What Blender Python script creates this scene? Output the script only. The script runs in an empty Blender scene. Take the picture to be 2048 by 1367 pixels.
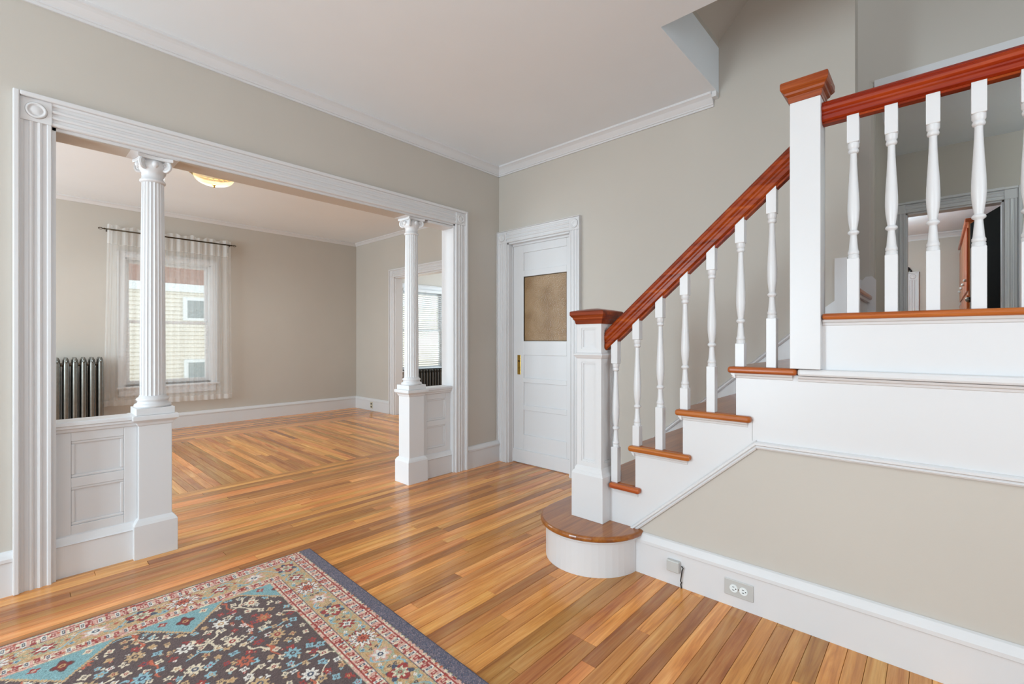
import bpy, math, random
import numpy as np
from mathutils import Vector

S = bpy.context.scene
COL = S.collection
PI = math.pi

# ------------------------------------------------------------------ camera
CAMX, CAMY, CAMZ = 3.095, -3.20, 1.15
cam_d = bpy.data.cameras.new('camera')
cam = bpy.data.objects.new('camera', cam_d)
COL.objects.link(cam)
cam.location = (CAMX, CAMY, CAMZ)
cam.rotation_euler = (PI / 2, 0, math.radians(42.4426))
cam_d.sensor_width = 36
cam_d.lens = 36 * 927.29 / 2048
cam_d.shift_y = -3.5 / 2048
cam_d.clip_start = 0.02
S.camera = cam

# ------------------------------------------------------------------ world, lights, exposure
S.view_settings.view_transform = 'Standard'
S.view_settings.look = 'None'
S.view_settings.gamma = 1
S.view_settings.use_curve_mapping = False
S.view_settings.exposure = 0.02
S.cycles.use_denoising = True
S.cycles.adaptive_threshold = .03
S.cycles.max_bounces = 7
S.cycles.diffuse_bounces = 5
S.cycles.glossy_bounces = 3
S.cycles.transparent_max_bounces = 10
S.cycles.sample_clamp_indirect = 6

W = bpy.data.worlds.new('overcast_sky'); S.world = W
W.use_nodes = True
bg = W.node_tree.nodes['Background']
bg.inputs[0].default_value = (0.86, 0.93, 1.0, 1)
bg.inputs[1].default_value = 2.3


def area(name, loc, rot, sx, sy, power, col=(1, 1, 1)):
    d = bpy.data.lights.new(name, 'AREA'); d.shape = 'RECTANGLE'
    d.size = sx; d.size_y = sy; d.energy = power; d.color = col
    o = bpy.data.objects.new(name, d); COL.objects.link(o)
    o.location = loc; o.rotation_euler = rot
    return o


def bulb(name, loc, r, power, col=(1, .98, .95)):
    d = bpy.data.lights.new(name, 'POINT'); d.shadow_soft_size = r
    d.energy = power; d.color = col
    o = bpy.data.objects.new(name, d); COL.objects.link(o); o.location = loc
    return o


COOL = (.72, .895, 1.0)
# daylight: one light filling each window opening put into the walls outside the view
area('hall_window_daylight', (3.3, -6.31, 1.55), (PI / 2, 0, 0), 2.26, 1.96, 10, COOL)
area('hall_sidelight_daylight', (1.0, -6.31, 1.3), (PI / 2, 0, 0), .86, 1.96, 106, COOL)
area('parlor_added_daylight', (-2.2, -6.31, 1.5), (PI / 2, 0, 0), 2.76, 1.86, 150, COOL)  # unseen bay added to light the parlor
area('dining_added_daylight', (-2.2, 4.51, 1.475), (-PI / 2, 0, 0), 2.16, 1.71, 95, COOL)  # unseen end window added to brighten the dining room
area('stair_hall_added_daylight', (5.01, -2.7, 1.6), (0, PI / 2, 0), 1.56, 1.36, 22, COOL)  # unseen side window added as fill for the hall
area('upper_hall_added_daylight', (3.8, -.89, 4.25), (PI / 2, 0, 0), 1.16, 1.06, 3.5, COOL)  # unseen window added to lift the dark stairwell

# ------------------------------------------------------------------ materials


def lin(c):
    return tuple((x / 255 / 12.92) if x / 255 <= .04045 else ((x / 255 + .055) / 1.055) ** 2.4 for x in c) + (1,)


class NT:
    def __init__(s, name):
        s.m = bpy.data.materials.new(name); s.m.use_nodes = True
        s.t = s.m.node_tree; s.n = s.t.nodes; s.l = s.t.links
        s.b = s.n['Principled BSDF']; s.out = s.n['Material Output']

    def add(s, typ, **kw):
        x = s.n.new(typ)
        for k, v in kw.items(): setattr(x, k, v)
        return x

    def link(s, a, b): s.l.new(a, b)

    def ramp(s, fac, stops):
        r = s.add('ShaderNodeValToRGB')
        e = r.color_ramp.elements
        while len(e) > 1: e.remove(e[-1])
        e[0].position = stops[0][0]; e[0].color = stops[0][1]
        for p, c in stops[1:]:
            q = e.new(p); q.color = c
        s.link(fac, r.inputs[0]); return r.outputs[0]

    def bump(s, h, strength, dist=.01):
        b = s.add('ShaderNodeBump'); b.inputs['Strength'].default_value = strength
        b.inputs['Distance'].default_value = dist
        s.link(h, b.inputs['Height']); s.link(b.outputs[0], s.b.inputs['Normal'])


def paint(name, c, rough=.5, spec=.5, scale=60, bump=.05, var=.03):
    t = NT(name)
    tc = t.add('ShaderNodeTexCoord')
    n = t.add('ShaderNodeTexNoise'); n.inputs['Scale'].default_value = 2.2; n.inputs['Detail'].default_value = 4
    t.link(tc.outputs['Object'], n.inputs['Vector'])
    a = lin(c); lo = tuple(x * (1 - var) for x in a[:3]) + (1,); hi = tuple(min(1, x * (1 + var)) for x in a[:3]) + (1,)
    t.link(t.ramp(n.outputs['Fac'], [(.3, lo), (.7, hi)]), t.b.inputs['Base Color'])
    n2 = t.add('ShaderNodeTexNoise'); n2.inputs['Scale'].default_value = scale; n2.inputs['Detail'].default_value = 3
    t.link(tc.outputs['Object'], n2.inputs['Vector'])
    t.b.inputs['Roughness'].default_value = rough
    t.b.inputs['Specular IOR Level'].default_value = spec
    t.bump(n2.outputs['Fac'], bump, .004)
    return t.m


def solid(name, c, rough=.5, metal=0., spec=.5, emit=None, es=1.):
    t = NT(name)
    tc = t.add('ShaderNodeTexCoord')
    n = t.add('ShaderNodeTexNoise'); n.inputs['Scale'].default_value = 25
    t.link(tc.outputs['Object'], n.inputs['Vector'])
    a = lin(c)
    t.link(t.ramp(n.outputs['Fac'], [(.3, tuple(x * .9 for x in a[:3]) + (1,)), (.7, tuple(min(1, x * 1.08) for x in a[:3]) + (1,))]), t.b.inputs['Base Color'])
    t.b.inputs['Roughness'].default_value = rough; t.b.inputs['Metallic'].default_value = metal
    t.b.inputs['Specular IOR Level'].default_value = spec
    if emit:
        t.b.inputs['Emission Color'].default_value = lin(emit); t.b.inputs['Emission Strength'].default_value = es
    return t.m


def wood(name, dark, mid, light, rough=.3, along='Y', per_obj=True, island=False, coat=.0, spec=.4, contrast=1., grain=1., tone=.5):
    """grain runs along the local axis given; per-object or per-island random tone"""
    t = NT(name)
    tc = t.add('ShaderNodeTexCoord')
    rnd = None
    if island:
        g = t.add('ShaderNodeNewGeometry'); rnd = g.outputs['Random Per Island']
    elif per_obj:
        g = t.add('ShaderNodeObjectInfo'); rnd = g.outputs['Random']
    off = t.add('ShaderNodeVectorMath', operation='ADD')
    t.link(tc.outputs['Object'], off.inputs[0])
    if rnd is not None:
        sc = t.add('ShaderNodeMath', operation='MULTIPLY'); sc.inputs[1].default_value = 57.
        t.link(rnd, sc.inputs[0]); cb = t.add('ShaderNodeCombineXYZ')
        for i in range(3): t.link(sc.outputs[0], cb.inputs[i])
        t.link(cb.outputs[0], off.inputs[1])
    mp = t.add('ShaderNodeMapping')
    big = {'X': (1.6, 26, 26), 'Y': (26, 1.6, 26), 'Z': (26, 26, 1.6)}[along]
    mp.inputs['Scale'].default_value = big
    t.link(off.outputs[0], mp.inputs['Vector'])
    n = t.add('ShaderNodeTexNoise'); n.inputs['Scale'].default_value = 1.0; n.inputs['Detail'].default_value = 6
    n.inputs['Roughness'].default_value = .6; n.inputs['Distortion'].default_value = .8
    t.link(mp.outputs[0], n.inputs['Vector'])
    mp2 = t.add('ShaderNodeMapping')
    mp2.inputs['Scale'].default_value = {'X': (6, 160, 160), 'Y': (160, 6, 160), 'Z': (160, 160, 6)}[along]
    t.link(off.outputs[0], mp2.inputs['Vector'])
    n2 = t.add('ShaderNodeTexNoise'); n2.inputs['Scale'].default_value = 1.0; n2.inputs['Detail'].default_value = 3
    t.link(mp2.outputs[0], n2.inputs['Vector'])
    col = t.ramp(n.outputs['Fac'], [(.22, lin(dark)), (.48, lin(mid)), (.75, lin(light))])
    # fine pores
    mx = t.add('ShaderNodeMix', data_type='RGBA', blend_type='MULTIPLY')
    mx.inputs['Factor'].default_value = .35 * grain
    t.link(col, mx.inputs[6]); t.link(t.ramp(n2.outputs['Fac'], [(.3, (.55, .45, .38, 1)), (.6, (1, 1, 1, 1))]), mx.inputs[7])
    last = mx.outputs[2]
    if rnd is not None:
        hs = t.add('ShaderNodeHueSaturation')
        t.link(last, hs.inputs['Color'])
        mr = t.add('ShaderNodeMapRange'); mr.inputs[3].default_value = 1 - .42 * tone; mr.inputs[4].default_value = 1 + .34 * tone
        t.link(rnd, mr.inputs[0]); t.link(mr.outputs[0], hs.inputs['Value'])
        mr2 = t.add('ShaderNodeMapRange'); mr2.inputs[1].default_value = 0; mr2.inputs[3].default_value = .485; mr2.inputs[4].default_value = .502
        fr = t.add('ShaderNodeMath', operation='FRACT'); ml = t.add('ShaderNodeMath', operation='MULTIPLY'); ml.inputs[1].default_value = 7.31
        t.link(rnd, ml.inputs[0]); t.link(ml.outputs[0], fr.inputs[0]); t.link(fr.outputs[0], mr2.inputs[0]); t.link(mr2.outputs[0], hs.inputs['Hue'])
        last = hs.outputs[0]
    t.link(last, t.b.inputs['Base Color'])
    t.b.inputs['Roughness'].default_value = rough; t.b.inputs['Specular IOR Level'].default_value = spec
    if coat:
        t.b.inputs['Coat Weight'].default_value = coat; t.b.inputs['Coat Roughness'].default_value = .12
    t.bump(n2.outputs['Fac'], .06, .002)
    return t.m


M = {}
M['wall'] = paint('wall_paint_greige', (197, 191, 182), .55, .3, 90, .05, .015)
M['ceil'] = paint('ceiling_paint_white', (238, 244, 249), .7, .2, 40, .05, .012)
M['trim'] = paint('trim_paint_white', (219, 219, 220), .32, .5, 30, .04, .012)
M['floor'] = wood('floor_board_wood', (166, 98, 44), (214, 148, 74), (238, 184, 108), .22, 'Y', True, False, .18, tone=1.0)
M['floor_stuff'] = wood('floor_far_board_wood', (166, 98, 44), (214, 148, 74), (238, 184, 108), .22, 'Y', False, True, .18, tone=1.0)
M['gap'] = solid('floor_joint_dark', (50, 30, 16), .8)
M['rail'] = wood('stained_rail_wood', (78, 24, 5), (146, 60, 8), (182, 92, 22), .28, 'X', True, False, .0, spec=.22, tone=.15)
M['tread'] = wood('tread_wood', (120, 62, 20), (160, 92, 34), (184, 118, 52), .28, 'Y', True, False, .5, tone=.2)
M['nosing'] = wood('nosing_wood', (134, 68, 22), (176, 98, 36), (200, 128, 58), .3, 'X', True, False, .1, spec=.3, tone=.15)
M['cap'] = wood('newel_cap_wood', (80, 28, 8), (138, 58, 20), (168, 84, 36), .34, 'X', True, False, .05, spec=.25, tone=.1)
M['brass'] = solid('brass', (206, 168, 84), .22, 1.)
M['bronze'] = solid('dark_bronze', (74, 62, 48), .4, 1.)
M['steel'] = solid('silver_radiator_paint', (120, 118, 112), .3, .85)
M['dark_iron'] = solid('dark_radiator_paint', (62, 58, 52), .5, .4)
M['black'] = solid('black_matte', (18, 17, 16), .5)
M['plate'] = paint('outlet_plastic', (192, 192, 189), .35, .5, 20, .0, .005)
M['ivory'] = paint('outlet_ivory', (214, 205, 180), .35, .5, 20, .0, .005)
M['slot'] = solid('outlet_slot_dark', (52, 50, 48), .6)
M['siding'] = paint('siding_paint', (226, 219, 203), .6, .3, 40, .05, .05)
M['extwhite'] = paint('exterior_trim_white', (232, 238, 238), .5, .3, 40, .03, .02)
M['shingle'] = paint('shingle_red_brown', (150, 104, 88), .8, .2, 60, .2, .2)
M['extglass'] = solid('far_window_glass', (120, 138, 140), .15)
M['orange'] = wood('cabinet_wood', (140, 66, 26), (186, 100, 46), (214, 134, 70), .3, 'Z', True, False, .3, tone=.1)
M['darkdoor'] = solid('dark_brown_door', (14, 11, 7), .9, 0., .03)
M['slat'] = paint('blind_slat', (222, 226, 228), .4, .4, 20, .0, .01)
M['rubber'] = solid('rug_backing', (70, 62, 60), .9)


def glass_mat(name, tint=(1, 1, 1, 1), gloss=.06):
    t = NT(name); t.n.remove(t.b)
    a = t.add('ShaderNodeBsdfTransparent'); a.inputs[0].default_value = tint
    g = t.add('ShaderNodeBsdfGlossy'); g.inputs['Roughness'].default_value = .02
    m = t.add('ShaderNodeMixShader'); m.inputs[0].default_value = gloss
    t.link(a.outputs[0], m.inputs[1]); t.link(g.outputs[0], m.inputs[2]); t.link(m.outputs[0], t.out.inputs[0])
    return t.m


M['glass'] = glass_mat('window_glass', (.95, .97, .97, 1))


def sheer_mat(name, trans=.5):
    t = NT(name); t.n.remove(t.b)
    tc = t.add('ShaderNodeTexCoord'); mp = t.add('ShaderNodeMapping'); mp.inputs['Scale'].default_value = (1, 90, 3)
    n = t.add('ShaderNodeTexNoise'); n.inputs['Scale'].default_value = 1
    t.link(tc.outputs['Object'], mp.inputs[0]); t.link(mp.outputs[0], n.inputs['Vector'])
    mr = t.add('ShaderNodeMapRange'); mr.inputs[3].default_value = 1 - trans - .05; mr.inputs[4].default_value = 1 - trans + .05
    t.link(n.outputs['Fac'], mr.inputs[0])
    d = t.add('ShaderNodeBsdfDiffuse'); d.inputs[0].default_value = (.9, .9, .89, 1)
    tl = t.add('ShaderNodeBsdfTranslucent'); tl.inputs[0].default_value = (.92, .92, .91, 1)
    m1 = t.add('ShaderNodeMixShader'); m1.inputs[0].default_value = .55
    t.link(d.outputs[0], m1.inputs[1]); t.link(tl.outputs[0], m1.inputs[2])
    tr = t.add('ShaderNodeBsdfTransparent')
    m2 = t.add('ShaderNodeMixShader'); t.link(mr.outputs[0], m2.inputs[0])
    t.link(tr.outputs[0], m2.inputs[1]); t.link(m1.outputs[0], m2.inputs[2]); t.link(m2.outputs[0], t.out.inputs[0])
    return t.m


M['sheer'] = sheer_mat('sheer_curtain_cloth', .62)
M['hem'] = sheer_mat('sheer_curtain_double_cloth', .25)


def amber_mat():
    t = NT('pebbled_amber_glass')
    tc = t.add('ShaderNodeTexCoord')
    v = t.add('ShaderNodeTexVoronoi'); v.inputs['Scale'].default_value = 110
    t.link(tc.outputs['Object'], v.inputs['Vector'])
    n = t.add('ShaderNodeTexNoise'); n.inputs['Scale'].default_value = 5
    t.link(tc.outputs['Object'], n.inputs['Vector'])
    t.link(t.ramp(n.outputs['Fac'], [(.3, lin((138, 108, 74))), (.7, lin((164, 134, 98)))]), t.b.inputs['Base Color'])
    t.b.inputs['Roughness'].default_value = .22; t.b.inputs['Specular IOR Level'].default_value = .6
    t.bump(v.outputs['Distance'], .5, .004)
    return t.m


M['amber'] = amber_mat()


def lampglass():
    t = NT('ribbed_lamp_glass')
    t.b.inputs['Base Color'].default_value = lin((250, 236, 200)); t.b.inputs['Roughness'].default_value = .15
    tc = t.add('ShaderNodeTexCoord'); n = t.add('ShaderNodeTexNoise'); n.inputs['Scale'].default_value = 9
    t.link(tc.outputs['Object'], n.inputs['Vector'])
    t.link(t.ramp(n.outputs['Fac'], [(.38, lin((236, 196, 120))), (.6, lin((255, 246, 222)))]), t.b.inputs['Emission Color'])
    t.b.inputs['Emission Strength'].default_value = .75
    tr = t.add('ShaderNodeBsdfTransparent'); m = t.add('ShaderNodeMixShader'); m.inputs[0].default_value = .45
    t.link(tr.outputs[0], m.inputs[1]); t.link(t.b.outputs[0], m.inputs[2]); t.link(m.outputs[0], t.out.inputs[0])
    return t.m


M['lampglass'] = lampglass()


def rug_mat():
    t = NT('rug_wool')
    a = t.add('ShaderNodeVertexColor'); a.layer_name = 'dye'
    tc = t.add('ShaderNodeTexCoord'); n = t.add('ShaderNodeTexNoise'); n.inputs['Scale'].default_value = 420; n.inputs['Detail'].default_value = 2
    t.link(tc.outputs['Object'], n.inputs['Vector'])
    mx = t.add('ShaderNodeMix', data_type='RGBA', blend_type='MULTIPLY'); mx.inputs['Factor'].default_value = .7
    t.link(a.outputs[0], mx.inputs[6]); t.link(t.ramp(n.outputs['Fac'], [(.3, (.6, .6, .6, 1)), (.65, (1.12, 1.12, 1.12, 1))]), mx.inputs[7])
    t.link(mx.outputs[2], t.b.inputs['Base Color'])
    t.b.inputs['Roughness'].default_value = .95; t.b.inputs['Specular IOR Level'].default_value = .1
    t.b.inputs['Sheen Weight'].default_value = .15
    t.bump(n.outputs['Fac'], .5, .004)
    return t.m


M['rug'] = rug_mat()

# ------------------------------------------------------------------ mesh helpers
WL = {}          # world location of each object's origin


def wl(o): return WL.get(o.name, Vector((0, 0, 0)))


class MB:
    def __init__(s): s.v = []; s.f = []

    def add(s, v, f):
        n = len(s.v); s.v += [tuple(map(float, p)) for p in v]; s.f += [tuple(i + n for i in q) for q in f]; return s

    def box(s, x0, x1, y0, y1, z0, z1):
        return s.add([(x0, y0, z0), (x1, y0, z0), (x1, y1, z0), (x0, y1, z0), (x0, y0, z1), (x1, y0, z1), (x1, y1, z1), (x0, y1, z1)],
                     [(0, 3, 2, 1), (4, 5, 6, 7), (0, 1, 5, 4), (1, 2, 6, 5), (2, 3, 7, 6), (3, 0, 4, 7)])

    def prism(s, prof, o, u, w, d):
        """closed profile [(a,b)] in plane o + a*u + b*w, swept by vector d"""
        o, u, w, d = map(Vector, (o, u, w, d))
        n = len(prof)
        p0 = [o + u * a + w * b for a, b in prof]
        flip = (u.cross(w)).dot(d) > 0
        area2 = sum(prof[i][0] * prof[(i + 1) % n][1] - prof[(i + 1) % n][0] * prof[i][1] for i in range(n))
        if area2 < 0: flip = not flip
        f = []
        for i in range(n):
            j = (i + 1) % n
            q = (i, j, n + j, n + i)
            f.append(q if flip else q[::-1])
        a = tuple(range(n)); b = tuple(range(n, 2 * n))
        f.append(a[::-1] if flip else a); f.append(b if flip else b[::-1])
        return s.add(p0 + [p + d for p in p0], f)

    def lathe(s, prof, c, n=24, cap=True, mod=None, axis='Z'):
        """prof [(r,h)] revolved round a vertical axis through c"""
        v = []; f = []
        for r, h in prof:
            for k in range(n):
                a = 2 * PI * k / n
                rr = r * (mod(k, n, h) if mod else 1)
                p = (rr * math.cos(a), rr * math.sin(a), h)
                if axis == 'X': p = (p[2], p[0], p[1])
                if axis == 'Y': p = (p[1], p[2], p[0])
                v.append((c[0] + p[0], c[1] + p[1], c[2] + p[2]))
        m = len(prof)
        for i in range(m - 1):
            for k in range(n):
                k2 = (k + 1) % n
                f.append((i * n + k, i * n + k2, (i + 1) * n + k2, (i + 1) * n + k))
        if cap:
            f.append(tuple(range(n))[::-1]); f.append(tuple(range((m - 1) * n, m * n)))
        return s.add(v, f)

    def sqloft(s, prof, cx, cy):
        """stack of square rings [(half, z)]"""
        v = []; f = []
        for h, z in prof:
            v += [(cx - h, cy - h, z), (cx + h, cy - h, z), (cx + h, cy + h, z), (cx - h, cy + h, z)]
        m = len(prof)
        for i in range(m - 1):
            for k in range(4):
                k2 = (k + 1) % 4
                f.append((4 * i + k, 4 * i + k2, 4 * i + 4 + k2, 4 * i + 4 + k))
        f.append((3, 2, 1, 0)); f.append(tuple(range(4 * m - 4, 4 * m)))
        return s.add(v, f)

    def tube(s, pts, r, n=8):
        pts = [Vector(p) for p in pts]; v = []; f = []
        for i, p in enumerate(pts):
            d = (pts[min(i + 1, len(pts) - 1)] - pts[max(i - 1, 0)]).normalized()
            a = d.orthogonal().normalized(); b = d.cross(a)
            if i and a.dot(la) < 0: pass
            if i:
                a = (la - d * la.dot(d)).normalized(); b = d.cross(a)
            la = a
            for k in range(n):
                t = 2 * PI * k / n
                v.append(p + a * (r * math.cos(t)) + b * (r * math.sin(t)))
        for i in range(len(pts) - 1):
            for k in range(n):
                k2 = (k + 1) % n
                f.append((i * n + k, i * n + k2, (i + 1) * n + k2, (i + 1) * n + k))
        f.append(tuple(range(n))[::-1]); f.append(tuple(range((len(pts) - 1) * n, len(pts) * n)))
        return s.add(v, f)

    def ball(s, c, r, sq=(1, 1, 1), n=12, m=8):
        v = []; f = []
        for i in range(m + 1):
            t = PI * i / m
            for k in range(n):
                a = 2 * PI * k / n
                v.append((c[0] + r * sq[0] * math.sin(t) * math.cos(a), c[1] + r * sq[1] * math.sin(t) * math.sin(a), c[2] - r * sq[2] * math.cos(t)))
        for i in range(m):
            for k in range(n):
                k2 = (k + 1) % n
                f.append((i * n + k, i * n + k2, (i + 1) * n + k2, (i + 1) * n + k))
        return s.add(v, f)

    def mesh(s, name, org, smooth=False):
        me = bpy.data.meshes.new(name)
        me.from_pydata([(p[0] - org[0], p[1] - org[1], p[2] - org[2]) for p in s.v], [], s.f)
        me.update()
        if smooth:
            for p in me.polygons: p.use_smooth = True
        return me

    def build(s, name, mat, parent=None, smooth=False, bevel=0., seg=2, org=None, auto=None):
        base = wl(parent) if parent else Vector((0, 0, 0))
        org = Vector(org) if org is not None else base
        me = s.mesh(name, org, smooth)
        me.materials.append(mat if not isinstance(mat, str) else M[mat])
        o = bpy.data.objects.new(name, me); COL.objects.link(o)
        if parent: o.parent = parent
        o.location = org - base
        WL[o.name] = org
        if bevel:
            b = o.modifiers.new('bevel', 'BEVEL'); b.width = bevel; b.segments = seg; b.limit_method = 'ANGLE'; b.angle_limit = math.radians(35)
        if auto:
            sm = o.modifiers.new('es', 'EDGE_SPLIT'); sm.split_angle = math.radians(auto)
        return o


def tag(o, label, cat=None, group=None, kind=None):
    o['label'] = label
    if cat: o['category'] = cat
    if group: o['group'] = group
    if kind: o['kind'] = kind
    return o


def thing(name, loc, label, cat, group=None):
    o = bpy.data.objects.new(name, None); COL.objects.link(o)
    o.empty_display_size = .1
    o.location = loc; WL[o.name] = Vector(loc)
    return tag(o, label, cat, group)


def struct(o, label, cat): return tag(o, label, cat, None, 'structure')


def pbox(name, mat, parent, *a, **kw): return MB().box(*a).build(name, mat, parent, **kw)


CEIL = 2.79
# ------------------------------------------------------------------ room shell
# wall_left: the plane x = 0, with the columned opening
OPL, OPR, OPT = -3.05, -.555, 2.16
m = MB().box(-.16, 0, -6.3, OPL, 0, CEIL).box(-.16, 0, OPR, 0, 0, CEIL).box(-.16, 0, OPL, OPR, OPT, CEIL)
wall_left = struct(m.build('wall_left', 'wall'), 'greige painted wall with the wide columned opening', 'wall')
# wall_back: the plane y = 0, with the glazed door; it rises through the stairwell
DL, DR, DT = .10, .845, 2.065
WB = 2.762
m = MB().box(-.16, DL, 0, .12, 0, CEIL).box(DR, 2.03, 0, .12, 0, CEIL + .35).box(DL, DR, 0, .12, DT, CEIL).box(2.03, WB, 0, .12, 0, 5.3)
wall_back = struct(m.build('wall_back', 'wall'), 'greige painted wall with the glazed door, rising beside the stairs', 'wall')
# walls behind the camera with window openings
m = MB().box(0, .55, -6.42, -6.3, 0, CEIL).box(1.45, 2.15, -6.42, -6.3, 0, CEIL).box(4.45, 5.0, -6.42, -6.3, 0, CEIL)
m.box(.55, 1.45, -6.42, -6.3, 2.3, CEIL).box(2.15, 4.45, -6.42, -6.3, 2.55, CEIL).box(2.15, 4.45, -6.42, -6.3, 0, .55).box(.55, 1.45, -6.42, -6.3, 0, .3)
struct(m.build('wall_front', 'wall'), 'greige wall of the entry hall facing the street', 'wall')
m = MB().box(5.0, 5.12, -6.42, -3.4, 0, 5.3).box(5.0, 5.12, -2.0, 2.5, 0, 5.3)
m.box(5.0, 5.12, -3.4, -2.0, 0, .8).box(5.0, 5.12, -3.4, -2.0, 2.4, 5.3)  # opening added for the side fill light
struct(m.build('wall_right', 'wall'), 'greige wall on the far side of the stair hall', 'wall')
# wall below the stairs
stair_wall = MB().prism([(1.96, 0), (5.0, 0), (5.0, .70), (2.54, .70), (1.96, .185)], (0, -1.056, 0), (1, 0, 0), (0, 0, 1), (0, .1, 0)).build('wall_stair', 'wall')
struct(stair_wall, 'greige wall panel below the staircase', 'wall')
# hall ceiling with the stairwell cut out
HX, HY = 2.03, -.88
m = MB().box(0, HX, -6.3, 0, CEIL, CEIL + .3).box(HX, 5.0, -6.3, HY, CEIL, CEIL + .3)
ceil_o = struct(m.build('ceiling', 'ceil'), 'white plaster ceiling of the entry hall', 'ceiling')
# stairwell above: side face, sloping soffit, upper walls, upper ceiling
struct(pbox('wall_stairwell', 'wall', None, HX - .1, HX - .002, HY - .1, 0, CEIL + .004, 3.2), 'greige side face of the stairwell opening above the ceiling', 'wall')
m = MB().prism([(HX - .02, 3.111), (2.75, 3.87), (2.75, 3.97), (HX - .02, 3.21)], (0, HY - .1, 0), (1, 0, 0), (0, 0, 1), (0, -HY + .1, 0))
struct(m.build('ceiling', 'wall'), 'greige sloping soffit inside the stairwell', 'ceiling')
m = MB().box(HX, 3.2, HY - .1, HY, CEIL + .3, 5.3).box(4.4, 5.0, HY - .1, HY, CEIL + .3, 5.3).box(3.2, 4.4, HY - .1, HY, CEIL + .3, 3.7).box(3.2, 4.4, HY - .1, HY, 4.8, 5.3)  # opening added to carry the upper fill light
struct(m.build('wall_stairwell', 'wall'), 'greige front wall of the stairwell on the upper floor', 'wall')
struct(pbox('ceiling', 'ceil', None, HX - .1, 5.12, HY - .1, 1.0, 5.3, 5.4), 'white ceiling high above the stairwell', 'ceiling')
# far side of the second flight and the header above the back hall
FY = .80
HZ = 2.895
m = MB().prism([(.6, 0), (2.785, 0), (2.785, HZ), (5.0, HZ), (5.0, 5.3), (.6, 5.3)], (0, FY, 0), (1, 0, 0), (0, 0, 1), (0, .1, 0))
struct(m.build('wall_stairwell', 'wall', bevel=.03, seg=4), 'dark greige wall beyond the landing above the back hall', 'wall')
BW = 2.5
struct(pbox('wall_hallway', 'wall', None, 2.70, 2.785, FY + .1, BW, 0, HZ), 'greige side wall of the back hallway', 'wall')
struct(pbox('ceiling', 'ceil', None, 2.70, 5.0, FY + .1, BW, HZ, HZ + .1), 'white ceiling of the back hallway', 'ceiling')
pbx = MB().box(2.785, 5.0, FY - .004, FY + .02, HZ - .028, HZ + .022).build('trim_header', 'trim')
struct(pbx, 'thin white trim along the back hallway ceiling edge', 'trim')
m = MB().box(2.70, 2.885, BW, BW + .12, 0, HZ).box(3.52, 5.0, BW, BW + .12, 0, HZ).box(2.885, 3.52, BW, BW + .12, 2.335, HZ)
struct(m.build('wall_hallway', 'wall'), 'greige end wall of the back hallway with the kitchen doorway', 'wall')
struct(pbox('wall_stairwell', 'wall', None, 2.785, 5.0, FY, FY + .1, 0, 1.2), 'greige wall under the landing toward the back hallway', 'wall')
struct(pbox('floor', 'floor_stuff', None, .6, 5.0, FY + .1, 6.3, -.05, 0), 'wood floor of the back hallway and kitchen', 'floor')
# kitchen beyond
KY = 6.2
struct(pbox('wall_kitchen', 'wall', None, 1.2, 3.9, KY, KY + .1, 0, 2.75), 'greige far wall of the kitchen seen through the doorway', 'wall')
struct(pbox('wall_kitchen', 'wall', None, 3.80, 3.90, BW + .9, KY, 0, 2.75), 'greige right wall of the kitchen', 'wall')
struct(pbox('wall_kitchen', 'wall', None, 1.2, 1.3, BW + .12, KY, 0, 2.75), 'greige left wall of the kitchen', 'wall')
struct(pbox('ceiling', 'ceil', None, 1.2, 5.0, BW + .12, KY + .1, 2.75, 2.85), 'white ceiling of the kitchen', 'ceiling')
struct(pbox('wall_kitchen', 'wall', None, 4.3, 4.4, BW + .12, BW + 1.0, 0, 2.75), 'greige end wall beside the kitchen door', 'wall')
struct(pbox('wall_kitchen', 'wall', None, 3.90, 4.4, BW + .9, BW + 1.0, 0, 2.75), 'greige wall behind the open kitchen door', 'wall')

# parlor
PX, PY = -4.25, .868
PC = 2.80
WY0, WY1, WZ0, WZ1 = -2.205, -1.295, .60, 2.165    # window opening
m = MB().box(PX - .15, PX, -6.3, WY0, 0, PC).box(PX - .15, PX, WY1, 1.80, 0, PC).box(PX - .15, PX, WY0, WY1, 0, WZ0).box(PX - .15, PX, WY0, WY1, WZ1, PC)
DY0, DY1, DZ0, DZ1 = 1.80, 2.78, .60, 2.10
m.box(PX - .15, PX, DY1, 4.6, 0, PC).box(PX - .15, PX, DY0, DY1, 0, DZ0).box(PX - .15, PX, DY0, DY1, DZ1, PC)
struct(m.build('wall_parlor', 'wall'), 'greige far wall of the parlor with the curtained window', 'wall')
QL, QR, QT = -3.08, -1.5, 2.12
m = MB().box(PX, QL, PY, PY + .13, 0, PC).box(QR, -.0, PY, PY + .13, 0, PC).box(QL, QR, PY, PY + .13, QT, PC)
struct(m.build('wall_parlor', 'wall'), 'greige parlor wall with the cased doorway to the dining room', 'wall')
struct(pbox('wall_parlor', 'wall', None, -.16, -.0, .12, PY, 0, PC), 'greige short parlor wall behind the glazed door', 'wall')
m = MB().box(PX, -3.6, -6.42, -6.3, 0, PC).box(-.8, 0, -6.42, -6.3, 0, PC).box(-3.6, -.8, -6.42, -6.3, 2.45, PC).box(-3.6, -.8, -6.42, -6.3, 0, .55)  # wide opening added for the parlor fill light
struct(m.build('wall_parlor', 'wall'), 'greige parlor wall facing the street', 'wall')
struct(pbox('ceiling', 'ceil', None, PX - .15, -.16, -6.3, 4.6, PC, PC + .1), 'white plaster ceiling of the parlor', 'ceiling')
struct(pbox('wall_dining', 'wall', None, -.1, 0, PY + .13, 4.6, 0, PC), 'greige side wall of the dining room', 'wall')
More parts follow.
